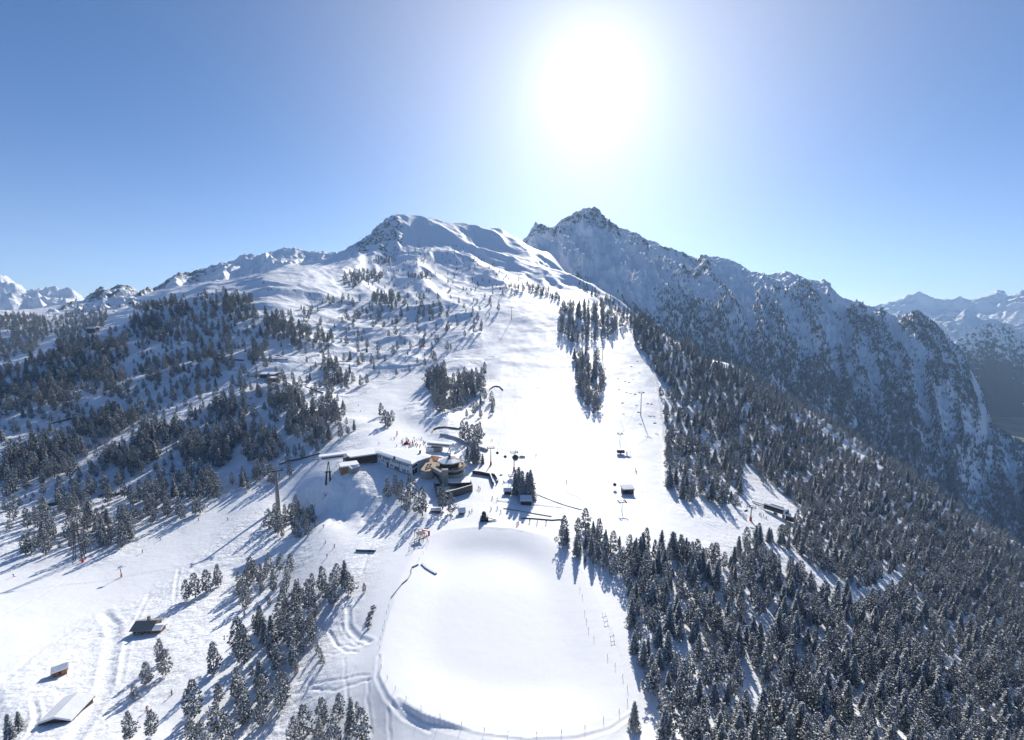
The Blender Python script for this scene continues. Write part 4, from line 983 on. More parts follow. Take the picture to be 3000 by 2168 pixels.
# small shed before the wing
def house(name, label, base, rz, L, Wd, h, rh, wall_m, roof_m=M_ROOFSNOW, cat='hut', over=0.5, thick=0.5, chim=None, wins=(), door=None, sub=2.5, mono=False, found=None):
    """gabled house: ridge along local x; windows: (side, along, z, w, h), sides f/b along x, l/r across"""
    r = empty(name, base, rz); tag(r, label, cat)
    a, b = L/2, Wd/2
    if mono: vs = [(-a, -b, -sub), (a, -b, -sub), (a, b, -sub), (-a, b, -sub), (-a, -b, h), (a, -b, h), (a, b, h+rh), (-a, b, h+rh)]; fs = [(0, 1, 5, 4), (1, 2, 6, 5), (2, 3, 7, 6), (3, 0, 4, 7), (4, 5, 6, 7), (3, 2, 1, 0)]
    else: vs = [(-a, -b, -sub), (a, -b, -sub), (a, b, -sub), (-a, b, -sub), (-a, -b, h), (a, -b, h), (a, b, h), (-a, b, h), (-a, 0, h+rh), (a, 0, h+rh)]; fs = [(0, 1, 5, 4), (1, 2, 6, 9, 5), (2, 3, 7, 6), (3, 0, 4, 8, 7), (4, 5, 9, 8), (6, 7, 8, 9), (3, 2, 1, 0)]
    MB().faces(vs, fs).build('wall', wall_m, r)
    A2, B2 = a+over, b+over
    def slab(z, th, m, nm, par, inset=0.0):
        A3, B3 = A2-inset, B2-inset; e = rh*over/b if not mono else rh*over/(2*b)
        if mono: lo, hi = h-e, h+rh+e; prof = [(-B3, lo), (B3, hi)]
        else: prof = [(-B3, h-e), (0, h+rh), (B3, h-e)]
        vs, k = [], len(prof)
        for x in (-A3, A3):
            vs += [(x, y, zz+z) for y, zz in prof]+[(x, y, zz+z+th) for y, zz in prof]
        fs = []
        for i in range(k-1):
            fs += [(i, i+1, 2*k+i+1, 2*k+i), (k+i, 3*k+i, 3*k+i+1, k+i+1), (i, k+i, k+i+1, i+1), (2*k+i, 2*k+i+1, 3*k+i+1, 3*k+i)]
        fs += [(0, 2*k, 3*k, k), (k-1, 2*k-1, 4*k-1, 3*k-1)]
        return MB().faces(vs, fs).build(nm, m, par)
    rf = slab(0.01, 0.22, M_BROWN if roof_m is M_ROOFSNOW else roof_m, 'roof', r)
    if roof_m is M_ROOFSNOW: slab(0.235, thick, M_ROOFSNOW, 'snow_cover', rf, 0.08)
    if chim: MB().box((chim[0], chim[1], h+rh*0.5+1.0), (0.9, 0.9, rh+1.6)).build('chimney', M_STONE, rf)
    for sd_, x, z, w, hh in wins:
        pos, sz = {'f': ((x, -b-0.03, z), (w, 0.1, hh)), 'b': ((x, b+0.03, z), (w, 0.1, hh)), 'l': ((-a-0.03, x, z), (0.1, w, hh)), 'r': ((a+0.03, x, z), (0.1, w, hh))}[sd_]
        f = MB().box(pos, (sz[0]+0.2 if sz[0] > 0.1 else 0.08, sz[1]+0.2 if sz[1] > 0.1 else 0.08, hh+0.2)).build('window', M_BROWN, r)
        MB().box(pos, sz).build('pane', M_GLASS, f)
    if door: MB().box((door, -b-0.05, 1.0), (1.0, 0.12, 2.0)).build('door', M_BROWN, r)
    return r
def yaw_px(u0, v0, u1, v1):
    a, b = at(u0, v0), at(u1, v1); return math.atan2(b.y-a.y, b.x-a.x)
p = pz(1031, 1391, Z0); house('shed', 'small grey timber shed with a snowy roof beside the brown tower block', (p.x, p.y+2.5, Z0), rz+0.5, 6.5, 5, 4.6, 1.3, M_CONC, thick=0.6)
# round restaurant
rs = empty('round_restaurant', (0, 0, 0)); tag(rs, 'round concrete restaurant with a snow-capped octagonal pavilion and a ring terrace', 'building')
DZ = Z0+6.6; rc = pz(1322, 1364, DZ); RR = 10.4
def ring(cx, cy_, r, n=36, a0=0.0, a1=2*math.pi): return [(cx+r*math.cos(a0+(a1-a0)*i/n), cy_+r*math.sin(a0+(a1-a0)*i/n)) for i in range(n if a1-a0 > 6.28 else n+1)]
MB().prism(ring(rc.x, rc.y, RR-2.2), Z0-4, Z0+2.6).build('lower_wall', M_CONC, rs)
MB().prism(ring(rc.x, rc.y, RR-3.0), Z0+2.6, Z0+5.3).build('glazed_storey', M_GLASS, rs)
MB().prism(ring(rc.x, rc.y, RR-1.6), Z0+2.3, Z0+2.75).build('middle_slab', M_CONC, rs)
MB().prism(ring(rc.x, rc.y, RR), Z0+5.3, DZ).build('terrace_ring', M_CONC, rs)
MB().prism(ring(rc.x, rc.y, RR-0.5), DZ+0.002, DZ+0.08).build('deck', M_DECK, rs)
rl = MB(); pr = ring(rc.x, rc.y, RR-0.15, 40)
for i in range(40):
    a, b = pr[i], pr[(i+1) % 40]; rl.tube((*a, DZ), (*a, DZ+1.05), 0.05, n=5); rl.beam((*a, DZ+1.05), (*b, DZ+1.05), 0.08, 0.08)
rl.build('railing', M_STEEL, rs)
oc = ring(rc.x-1.2, rc.y+0.6, 7.0, 8, math.pi/8, math.pi/8+2*math.pi)[:8]
MB().prism(oc, DZ, DZ+3.0).build('pavilion_wall', M_BROWN, rs)
er = ring(rc.x-1.2, rc.y+0.6, 8.6, 8, math.pi/8, math.pi/8+2*math.pi)[:8]; ap = (rc.x-1.2, rc.y+0.6, DZ+6.2)
MB().faces([(*p_, DZ+3.0) for p_ in er]+[(*p_, DZ+3.3) for p_ in er]+[ap], [tuple(range(8))[::-1]]+[(i, (i+1) % 8, 8+(i+1) % 8, 8+i) for i in range(8)]+[(8+i, 8+(i+1) % 8, 16) for i in range(8)]).build('pavilion_roof', M_GREYROOF, rs)
sn = MB()
for i in (1, 2, 3, 4, 5, 6):
    a, b = Vector((*er[i], DZ+3.32)), Vector((*er[(i+1) % 8], DZ+3.32)); c = Vector(ap)+Vector((0, 0, 0.03)); u_ = Vector((0, 0, 0.55)); k = 0.97 if i < 5 else 0.55
    c2 = lerp((a+b)/2, c, k); a2, b2 = lerp(a, c, k), lerp(b, c, k)
    sn.faces([a, b, b2, a2, a+u_, b+u_, b2+u_*0.6, a2+u_*0.6], [(0, 1, 2, 3), (4, 7, 6, 5), (0, 4, 5, 1), (1, 5, 6, 2), (2, 6, 7, 3), (3, 7, 4, 0)])
sn.build('pavilion_snow', M_ROOFSNOW, rs)
MB().tube((*ap[:2], DZ+5.6), (*ap[:2], DZ+7.6), 1.0, 0.7).build('lantern', M_DSTEEL, rs)
for i in range(14):
    a = -1.9+i*0.19; x, y = rc.x+(RR-1.7)*math.cos(a), rc.y+(RR-1.7)*math.sin(a)
    MB().box((x, y, DZ+0.45), (1.6, 0.7, 0.75), a+1.57).build('table', M_DARK if i % 3 else M_DECK, rs)
# lift shaft, bridge and stairs
p = pz(1303, 1430, 0.0); MB().box((p.x, p.y+1.8, 5.0), (4.2, 3.6, 14.0), 0.15).build('lift_shaft', M_CONC, rs)
MB().box((p.x, p.y-0.02, 3.5), (1.2, 0.2, 8.0), 0.15).build('shaft_window', M_STEEL, rs)
b0 = pz(1268, 1374, DZ); MB().beam((b0.x, b0.y, DZ+0.2), (p.x-1.5, p.y+2.2, DZ+1.0), 2.2, 2.4).build('bridge', M_CONC, rs)
MB().beam((b0.x+1, b0.y-1, DZ-1.6), (p.x-1.6, p.y+2.2, 1.6), 1.8, 0.5).build('stair', M_DARK, rs)
# wooden terrace between hall and pavilion
dk = [pz(u, v, DZ) for u, v in [(1265, 1334), (1313, 1343), (1296, 1352), (1283, 1366), (1266, 1379), (1247, 1381), (1232, 1376), (1250, 1352)]]
dkp = [(q_.x, q_.y) for q_ in dk]
tr = empty('sun_terrace', (0, 0, 0)); tag(tr, 'sunny board terrace with orange benches between white hall and round restaurant', 'terrace')
MB().prism(dkp, DZ-0.4, DZ-0.01).build('deck', M_DECK, tr)
MB().prism(grow_poly(dkp, -0.6), Z0-3, DZ-0.4).build('wall', M_CONC, tr)
for i, (u, v) in enumerate([(1266+6.2*k+2.2*j, 1337.5+1.1*k+4.2*j) for j in range(4) for k in range(6)]):
    q_ = pz(u, v, DZ)
    MB().box((q_.x, q_.y, DZ+0.4), (1.5, 0.7, 0.8), 0.2).build('bench', M_ORANGE, tr)
for u, v in [(1254, 1362), (1259, 1367), (1256, 1372), (1250, 1369), (1262, 1361), (1264, 1371), (1249, 1375)]:
    q_ = pz(u, v, DZ); MB().box((q_.x, q_.y, DZ+0.4), (1.2, 0.8, 0.8), 0.6).build('bench', M_DECK, tr)
# sunken dark yard below
yd = empty('walled_yard', (0, 0, 0)); tag(yd, 'dark timber-walled yard with a greenish floor below the round restaurant', 'yard')
YP = [pz(u, v, 0.5) for u, v in [(1272, 1428), (1379, 1424), (1384, 1436), (1345, 1448), (1308, 1458), (1284, 1462)]]
MB().prism([(q_.x, q_.y) for q_ in YP], -3.0, 0.75).build('floor', M_YARD, yd)
for i in range(6):
    a, b = YP[i], YP[(i+1) % 6]; hh = 2.0 if i == 0 else 3.2
    w = MB().beam((a.x, a.y, hh/2-1.2), (b.x, b.y, hh/2-1.2), 0.45, hh+4.4).build('wall', M_DARK, yd)
    if i in (2, 3): MB().beam((a.x, a.y, hh+1.05), (b.x, b.y, hh+1.05), 0.55, 0.25).build('snow_cap', M_ROOFSNOW, w)
# gondola station
gs_ = empty('gondola_station', (0, 0, 0)); tag(gs_, 'second lift station with a white canopy and black window band behind the round restaurant', 'building')
GZ = Z0+5.5; c0, c1 = pz(1250, 1304, GZ), pz(1322, 1311, GZ); tcn, ncn, Lc = wall_frame(c0, c1); crz = math.atan2(tcn.y, tcn.x); cm_ = (c0+c1)/2+ncn*3
MB().box((cm_.x, cm_.y, GZ+0.6), (Lc, 6.0, 2.4), crz).build('canopy', M_WHMET, gs_, bevel=0.35)
MB().box((cm_.x, cm_.y, GZ+2.05), (Lc-0.4, 5.6, 0.6), crz).build('canopy_snow', M_ROOFSNOW, gs_, bevel=0.2)
p = (c0+c1)/2-ncn*0.1-tcn*0.6; MB().box((p.x, p.y, GZ+1.05), (Lc*0.9, 0.3, 0.8), crz).build('canopy_window', M_GLASS, gs_)
p = c0+tcn*9+ncn*1.0; MB().prism(ring(p.x, p.y, 4.6, 20), Z0-3, Z0+4.6).build('drive_house', M_CONC, gs_)
MB().prism(ring(p.x, p.y, 4.9, 20), Z0+4.6, Z0+4.9).build('drive_roof', M_DECK, gs_)
p = c0+tcn*4.5-ncn*1.5; MB().box((p.x, p.y, Z0+1.9), (7, 4, 3.8), crz).build('cabin_hall', M_WHITE, gs_); MB().box((p.x, p.y, Z0+4.1), (7.5, 4.5, 0.7), crz).build('cabin_hall_snow', M_ROOFSNOW, gs_, bevel=0.2)
q = pz(1313, 1335, Z0); tp = c0+tcn*Lc*0.9+ncn*2
MB().tube((q.x-1.8, q.y, Z0-1), (tp.x, tp.y, GZ-0.4), 0.3).tube((q.x+1.8, q.y, Z0-1), (tp.x, tp.y, GZ-0.4), 0.3).build('support_mast', M_STEEL, gs_)

# walls, fences, tunnel
def ribbon(name, label, poly, hgt, m, cat='wall', thick=0.5, cap=True, sink=1.5, z=None):
    r = empty(name, (0, 0, 0)); tag(r, label, cat); q = [at(u, v) if z is None else pz(u, v, z) for u, v in poly]
    w = MB(); sc = MB()
    for a, b in zip(q, q[1:]):
        w.beam((a.x, a.y, a.z+(hgt-sink)/2), (b.x, b.y, b.z+(hgt-sink)/2), thick, hgt+sink)
        sc.beam((a.x, a.y, a.z+hgt+0.13), (b.x, b.y, b.z+hgt+0.13), thick+0.15, 0.24)
    w.build('wall', m, r)
    if cap: sc.build('snow_cap', M_ROOFSNOW, r)
    return r
ribbon('retaining_wall', 'long dark retaining wall with snow on top left of the cable car station', [(818, 1362), (850, 1352), (890, 1343), (915, 1336), (938, 1330)], 1.3, M_DARK)
ribbon('retaining_wall', 'dark retaining wall along the snowy road across the left hillside', [(632, 1050), (670, 1053), (715, 1056)], 1.2, M_DARK)
ribbon('retaining_wall', 'short dark retaining wall on the road at the far right of the left hillside', [(800, 1055), (843, 1054)], 1.2, M_DARK)
ribbon('retaining_wall', 'dark wall slanting down right of the small lift hut', [(893, 1133), (920, 1143), (948, 1152)], 1.0, M_DARK)
ribbon('retaining_wall', 'dark wall on the wooded slope at the left edge', [(145, 1243), (185, 1233), (218, 1226)], 1.2, M_DARK)
ribbon('curved_wall', 'tan curved timber rim round the snow hollow behind the gondola station', [(1266, 1268), (1270, 1260), (1284, 1254), (1305, 1253), (1330, 1256), (1348, 1259)], 1.4, M_WARM, cap=False)
ribbon('terrace_wall', 'dark angular terrace wall with a bench roof right of the round restaurant', [(1384, 1388), (1408, 1391), (1436, 1397), (1441, 1410), (1446, 1423)], 2.4, M_BROWN)
ribbon('terrace_wall', 'dark oval balustrade at the tip of the terrace right of the round restaurant', [(1441, 1394), (1450, 1397), (1456, 1406), (1459, 1412), (1455, 1417)], 2.0, M_DARK)
ribbon('snow_wall', 'dark end wall of the flat snow roof left of the reservoir', [(1044, 1614), (1065, 1615), (1088, 1615), (1100, 1616)], 0.9, M_DARK, thick=0.8)
p0 = at(1435, 1143); ribbon('tunnel_portal', 'dark curved tunnel portal arch at the edge of the wide piste', [(1434, 1142), (1442, 1135), (1452, 1132), (1464, 1134), (1474, 1143)], 1.2, M_DSTEEL)
ribbon('rope_fence', 'dark timber barrier fence above the far rim of the reservoir', [(1526, 1519), (1558, 1520), (1594, 1523), (1617, 1525), (1640, 1523), (1655, 1526), (1662, 1540)], 0.5, M_BROWN, 'fence', 0.3, False)
ribbon('rope_fence', 'low orange rope fence between the snow lanes beside the huts', [(1475, 1490), (1520, 1497), (1570, 1506), (1616, 1514)], 0.35, M_DECK, 'fence', 0.15, False)
ribbon('rope_fence', 'long thin fence line running down the edge of the wide piste', [(1560, 1440), (1578, 1451), (1620, 1468), (1660, 1482), (1705, 1494)], 0.4, M_STEEL, 'fence', 0.12, False)
# covered moving carpet
tun = empty('carpet_tunnel', (0, 0, 0)); tag(tun, 'long pale tubular tunnel of the moving carpet running down behind the tall trees', 'tunnel')
ta, tb = at(1292, 1276), at(1426, 1322); N_ = 26
tm, rb_ = MB(), MB()
for i in range(N_):
    a, b = lerp(ta, tb, i/N_), lerp(ta, tb, (i+0.86)/N_); a.z, b.z = gz(a.x, a.y), gz(b.x, b.y)
    tm.tube((a.x, a.y, a.z+0.5), (b.x, b.y, b.z+0.5), 1.7, n=14)
    c, d = lerp(ta, tb, (i+0.86)/N_), lerp(ta, tb, (i+1)/N_); c.z, d.z = gz(c.x, c.y), gz(d.x, d.y)
    rb_.tube((c.x, c.y, c.z+0.5), (d.x, d.y, d.z+0.5), 1.8, n=14)
tm.build('cover', mat('pale_cover', (0.42, 0.45, 0.50), 0.5), tun, smooth=True); rb_.build('hoops', M_STEEL, tun)

# ------------------------------------------------------------------ lifts
def lift_tower(name, label, foot, hgt, yaw, pole=0.45, pad=True, arm=5.0, m=M_STEEL, group=None):
    r = empty(name, foot, yaw); tag(r, label, 'lift tower')
    MB().tube((0, 0, -1), (0, 0, hgt), pole, pole*0.55, 12).build('pole', m, r, smooth=False)
    if pad: MB().tube((0, 0, 0.0), (0, 0, 2.6), pole+0.35, pole+0.25, 12).build('padding', M_RED, r)
    MB().beam((-arm/2, 0, hgt), (arm/2, 0, hgt), 0.45, 0.5).build('crossarm', M_DSTEEL, r)
    for sx in (-1, 1):
        w = MB().beam((sx*arm/2, -2.2, hgt+0.3), (sx*arm/2, 2.2, hgt+0.3), 0.25, 0.35).build('sheave_train', M_DSTEEL, r)
        q_ = MB()
        for k in range(4): q_.tube((sx*arm/2-0.15, -1.8+k*1.2, hgt+0.62), (sx*arm/2+0.15, -1.8+k*1.2, hgt+0.62), 0.3)
        q_.build('wheel', M_BLACKM, w)
    MB().beam((-arm/2, 0, hgt+1.3), (arm/2, 0, hgt+1.3), 0.18, 0.18).tube((-0.8, 0, hgt), (-0.8, 0, hgt+1.3), 0.1).tube((0.8, 0, hgt), (0.8, 0, hgt+1.3), 0.1).build('work_frame', M_DSTEEL, r)
    return r
def tower_px(label, u, v, vtop, yaw=0.15, **k):
    p = at(u, v); h = (v-vtop)*mpp(u, v, p.y)/0.95; lift_tower('lift_tower', label, p, h, yaw, **k); return Vector((p.x, p.y, p.z+h))
tA = tower_px('red-footed lift tower nearest the tall spruce trio behind the restaurant', 1438, 1362, 1315)
tB = tower_px('red-footed lift tower with a gondola passing, in the middle of the wide piste foot', 1506, 1379, 1328)
tC = tower_px('bare thin tow lift tower beside the five tall spruces', 1498, 1421, 1396, pole=0.2, pad=False, arm=3.5)
tD = tower_px('grey lift tower casting a long shadow on the right-hand piste', 1877, 1216, 1154, pole=0.55, pad=False)
tE = tower_px('lift tower with a red foot left of the silver chairlift station', 2199, 1526, 1487, yaw=-0.5)
tF = tower_px('small lift tower low on the right-hand piste, above the dark chairlift terminal', 1816, 1301, 1273, pole=0.3, pad=False, arm=3.5)
tG = tower_px('lift tower in the fenced hollow at the top of the wide piste', 1499, 936, 903, pad=False, pole=0.7, arm=6)
tH = tower_px('lift tower at the upper end of the right-hand piste beside the wooded strip', 1765, 1048, 1020, pad=False, pole=0.6, arm=6)
tI = tower_px('thin tow lift tower half hidden at the far end of the forest by the reservoir', 1822, 1500, 1472, pad=False, pole=0.25, arm=4)
# concrete pylon and lattice pylon of the cable car
p = at(815, 1492); hgt = 116*mpp(815, 1480, p.y)
r = empty('concrete_pylon', p, 0.6); tag(r, 'tall tapering concrete cable car pylon rising out of the pines beside the left ski run', 'pylon')
MB().tube((0, 0, -1), (0, 0, hgt), 1.6, 0.8, 16).build('shaft', M_CONC, r, smooth=True)
MB().beam((-4.5, 0, hgt), (4.5, 0, hgt), 1.0, 0.8).build('crossarm', M_DSTEEL, r)
for sx in (-1, 1): MB().beam((sx*4.3, -3, hgt+0.6), (sx*4.3, 3, hgt+0.6), 0.5, 0.5).build('saddle', M_DSTEEL, r)
MB().beam((-4, 0, hgt+1.6), (4, 0, hgt+1.6), 0.2, 0.2).build('work_frame', M_DSTEEL, r)
p = at(232, 1645); hgt = 96*mpp(232, 1600, p.y)
r = empty('lattice_pylon', p, 0.5); tag(r, 'slim steel lattice pylon with a red box at one foot beside the left run', 'pylon')
lg = MB(); wx = 3.2
def lp(i, f): a = i*math.pi/2+0.78; w = wx*(1-0.72*f); return Vector((w*math.cos(a), w*math.sin(a), hgt*f-(0.6 if f == 0 else 0)))
for i in range(4): MB().beam(lp(i, 0), lp(i, 1), 0.28, 0.28).build('leg', M_DSTEEL, r)
br = MB()
for k in range(7):
    f0, f1 = k/7, (k+1)/7
    for i in range(4):
        br.beam(lp(i, f0), lp((i+1) % 4, f1), 0.13, 0.13); br.beam(lp(i, f1), lp((i+1) % 4, f1), 0.13, 0.13)
br.build('bracing', M_DSTEEL, r)
MB().beam((-4, 0, hgt+0.2), (4, 0, hgt+0.2), 0.5, 0.5).beam((-4, 0, hgt+1.4), (4, 0, hgt+1.4), 0.15, 0.15).build('crossarm', M_DSTEEL, r)
q = lp(3, 0); MB().box((q.x, q.y, 0.9), (1.0, 1.0, 2.2)).build('box', M_REDPAINT, r)
# gondolas and chairs
def gondola(label, pos, sc=1.0, m=M_DSTEEL):
    r = empty('gondola', pos, random.uniform(-0.3, 0.3), sc); tag(r, label, 'gondola')
    MB().ball((0, 0, 0), 1.15, (0.95, 1.05, 1.0), 14).build('cabin', m, r, smooth=True)
    MB().tube((0, 0, -0.1), (0, 0, 0.5), 1.21, 1.14, 14).build('window', M_GLASS, r)
    MB().tube((0, 0, 1.1), (0, 0.1, 2.6), 0.07).beam((0, -0.4, 2.6), (0, 0.6, 2.6), 0.2, 0.2).build('hanger', M_DSTEEL, r)
def hang(u, v, y): s_, e_ = px_ray(u, v); return Vector((s_*y, y, H+e_*y))
gondola('dark round gondola just right of the lift tower by the tall spruces', hang(1457, 1327, tA.y-1))
gondola('dark round gondola midway between the two red-footed lift towers', hang(1480, 1338, (tA.y+tB.y)/2))
gondola('big dark gondola right under the crossarm of the tower on the wide piste', hang(1510, 1341, tB.y-3), 2.0)
gondola('dark gondola hanging low over the piste above the small red-edged hut', hang(1801, 1420, at(1801, 1432).y))
def chair(label, pos, yaw=0.1):
    r = empty('lift_chair', pos, yaw); tag(r, label, 'lift chair', 'chairs hanging over the right-hand piste')
    MB().box((0, 0, 0), (3.2, 0.6, 0.14)).build('seat', M_BLACKM, r); MB().box((0, 0.32, 0.45), (3.2, 0.1, 0.8)).build('backrest', M_BLACKM, r)
    MB().tube((0, 0.3, 0.5), (0, 0, 3.0), 0.07).build('hanger', M_DSTEEL, r)
for i, (u, v) in enumerate([(1832, 1118), (1843, 1121), (1861, 1156), (1898, 1184), (1909, 1185), (1871, 1209), (1919, 1241), (1811, 1111), (1824, 1182), (1868, 1060), (1850, 1075)]):
    g = at(u, v+16); chair('small empty chair of the chairlift hanging over the right-hand piste', hang(u, v, g.y))
chair('empty chair hanging left of the red-footed tower by the silver chairlift station', hang(2187, 1498, tE.y), 0.5)
r = empty('lift_chair', hang(1530, 1343, tB.y-1), 0.1); tag(r, 'pale bubble chair with red-clad riders right of the big dark gondola', 'lift chair')
MB().box((0, 0, 0), (4.5, 0.7, 0.2)).build('seat', M_STEEL, r); MB().ball((0, 0.2, 0.8), 1.6, (1.5, 0.7, 0.8), 14).build('bubble', mat('bubble', (0.35, 0.4, 0.45), 0.2), r, smooth=True)
MB().tube((0, 0.3, 1.8), (0, 0.2, 3.6), 0.09).build('hanger', M_DSTEEL, r)
def cable(label, pts_, r=0.05):
    m = MB()
    for a, b in zip(pts_, pts_[1:]):
        prev = a
        for k in range(1, 9):
            f = k/8; q_ = lerp(a, b, f)-Vector((0, 0, 4*f*(1-f)*0.015*(b-a).length)); m.tube(prev, q_, r, n=5); prev = q_
    tag(m.build('lift_cable', M_DSTEEL), label, 'cable')
o3 = Vector((2.3, 0, 0.8))
cable('thin haul cable of the gondola lift running up the wide piste', [Vector((c1.x, c1.y+3, GZ+0.4)), tA+o3, tB+o3, Vector((tG.x+2, tG.y, tG.z))])
cable('thin haul cable of the chairlift over the right-hand piste', [at(1838, 1325)+Vector((0, 0, 4)), tF+Vector((1.7, 0, .8)), tD+o3, tH+o3])
cable('carrying cable from the lattice pylon past the concrete pylon to the canopy', [Vector((p.x, p.y, p.z+hgt+0.4)), Vector((at(815, 1492).x, at(815, 1492).y, at(815, 1492).z+116*mpp(815, 1480, at(815, 1492).y)+0.9)), Vector((c0.x, c0.y, GZ)) if False else pz(936, 1348, CZ)+Vector((0, 3, 0.4))], 0.07)

# silver chairlift station on the right
p = at(2278, 1508); r = empty('chairlift_station', p, 0); tag(r, 'silver-rimmed barrel-roofed chairlift station with dark glass at the forest edge', 'building')
a, b = pz(2237, 1487, p.z+3.2), pz(2302, 1508, p.z+3.2); t, n, L = wall_frame(a, b); r.rotation_euler = (0, 0, math.atan2(t.y, t.x)); r.location = ((a.x+b.x)/2+n.x*2, (a.y+b.y)/2+n.y*2, p.z)
def barrel(L, Wd, z0, h, n=8): return [(-Wd/2*math.cos(math.pi*i/n), z0+h*math.sin(math.pi*i/n)**0.7) for i in range(n+1)]
def extrude_x(m, prof, x0, x1):
    k = len(prof); vs = [(x0, y, z) for y, z in prof]+[(x1, y, z) for y, z in prof]
    return m.faces(vs, [tuple(range(k))[::-1], tuple(range(k, 2*k))]+[(i, i+1, k+i+1, k+i) for i in range(k-1)]+[(k-1, 0, k, 2*k-1)])
extrude_x(MB(), barrel(L, 6.6, 3.0, 3.6), -L/2, L/2).build('shell', M_WHMET, r)
wv = []
for off in (0.07, -0.12):
    for x in (-L/2+0.7, L/2-1.2): wv += [(x, -3.30-off, 3.25), (x, -3.06-off, 4.86+off*0.5), (x, -2.36-off*0.7, 5.78+off*0.8)]
MB().faces(wv, [(0, 3, 4, 1), (1, 4, 5, 2), (6, 7, 10, 9), (7, 8, 11, 10), (0, 1, 7, 6), (1, 2, 8, 7), (3, 9, 10, 4), (4, 10, 11, 5), (0, 6, 9, 3), (2, 5, 11, 8)]).build('window', M_GLASS, r)
MB().box((0.6, 0.2, 6.7), (L*0.6, 1.0, 0.2)).build('roof_rail', M_DSTEEL, r)
MB().box((L/2+0.05, -0.2, 4.1), (0.2, 4.6, 1.9)).build('end_window', M_GLASS, r)
MB().box((0, 0, 1.3), (1.8, 2.2, 4.6)).box((L*0.36, 0, 1.3), (1.2, 1.6, 4.6)).build('column', M_STEEL, r)
MB().box((L/2+2.6, -1.0, 1.5), (4.6, 4.0, 3.4)).build('cabin', M_DARK, r); MB().box((L/2+2.6, -1.0, 3.5), (5.2, 4.6, 0.6)).build('cabin_snow', M_ROOFSNOW, r)
fr = MB()
for y in (-1.6, 1.6):
    fr.beam((-L/2-9, y, 3.8), (-L/2, y, 3.8), 0.3, 0.4)
for k in range(8): fr.beam((-L/2-9+k*1.2, -1.8, 3.8), (-L/2-9+k*1.2, 1.8, 4.1), 0.18, 0.3)
fr.tube((-L/2-7, 0, -1), (-L/2-7, 0, 3.8), 0.3).build('rail_frame', M_DSTEEL, r)
# dark chairlift terminal low on the right piste
p = at(1826, 1330); r = empty('lift_terminal', p, 0.05); tag(r, 'open dark drive terminal of the chairlift at the foot of the right-hand piste', 'lift terminal')
MB().box((-2.2, 0, 2.3), (6, 3.2, 2.6)).build('housing', M_DARK, r, bevel=0.3); MB().box((-2.2, 0, 3.8), (6, 3.2, 0.35)).build('snow_cap', M_ROOFSNOW, r)
f = MB().tube((3.0, 0, 2.8), (3.0, 0, 3.1), 2.4, n=20).build('bull_wheel', M_STEEL, r)
MB().tube((3, 0, -1), (3, 0, 2.8), 0.4).tube((-2.2, 0, -1), (-2.2, 0, 1.2), 0.6).build('column', M_STEEL, r); MB().beam((5, -1.5, 0), (5, -1.5, 3), .2, .2).beam((6.5, 1, 0), (6.5, 1, 3), .2, .2).beam((5, -1.5, 3), (6.5, 1, 3), .2, .2).build('gate', M_STEEL, r)

# ------------------------------------------------------------------ huts
def hut_px(label, u, v, rz, L, Wd, h, rh, wall_m, name='hut', **k):
    p = at(u, v); return house(name, label, (p.x, p.y, p.z), rz, L, Wd, h, rh, wall_m, **k)
q = at(416, 1858)
r = house('chalet', 'grey-roofed stone chalet with a chimney above the snow path', (q.x, q.y+3.0, q.z), 0.06, 7.6, 6.6, 2.4, 1.6, M_STONE, M_GREYROOF, cat='chalet', chim=(0.6, 0.5), wins=[('f', x, 1.3, 0.7, 0.8) for x in (-2.8, -1.2, 1.4, 2.8)], door=0.2, over=0.8)
q2 = at(470, 1852); house('annex', 'small brown annex with a snow-laden roof on the chalet\'s right side', (q2.x-1.4, q2.y+1.0, q2.z), 0.1, 3.6, 3.2, 1.3, 0.6, M_WARM, thick=0.6)
q = at(163, 1982); house('log_hut', 'little orange-brown log hut under a snow roof on the lower left meadow', (q.x, q.y+1.8, q.z), 0.72, 3.7, 3.2, 1.8, 0.8, mat('orange_logs', (0.45, 0.21, 0.07), 0.7, noise=(2.0, (0.3, 0.13, 0.05), 0.4, 0.6)), thick=0.5, wins=[('f', 0, .9, .6, .5)])
q = at(190, 2095); house('barn', 'big low barn buried under a thick smooth snow roof at the lower left', (q.x, q.y+1, q.z), yaw_px(160, 2118, 230, 2060), 9.0, 8.6, 0.9, 1.3, M_BROWN, thick=0.7, cat='barn', wins=[('f', x, 0.5, .9, .5) for x in (-3, 0, 3)])
q = at(788, 1105); house('lift_hut', 'flat snow-roofed lift hut on the wooded left hillside', (q.x, q.y, q.z), -0.1, 20, 9, 4.0, 1.2, M_DARK, mono=True, thick=1.0)
q = at(800, 1118); house('lift_hut', 'lower dark timber hut in front of the snow-roofed lift hut', (q.x, q.y, q.z), -0.1, 11, 8, 4.6, 0.8, M_BROWN, mono=True, thick=0.8)
tower_px('thin two-legged lift tower left of the lift hut on the wooded left hillside', 745, 1130, 1104, pole=0.3, pad=False, arm=6)
hut_px('small dark hut with a grey snow roof beside the five tall spruces', 1487, 1446, 0.0, 4.2, 3.2, 2.2, 0.8, M_BROWN)
hut_px('wide blue-grey roofed shelter in front of the five tall spruces', 1541, 1473, 0.0, 6.4, 4.4, 1.9, 1.2, M_BROWN, mono=True, thick=0.4)
hut_px('red-edged wooden lift cabin alone at the foot of the right-hand piste', 1838, 1444, 0.1, 7.0, 4.2, 3.0, 0.8, M_BROWN, mono=True, wins=[('f', -1.5, 1.6, 1.6, 1.2), ('f', 1.5, 1.6, 1.6, 1.2)])
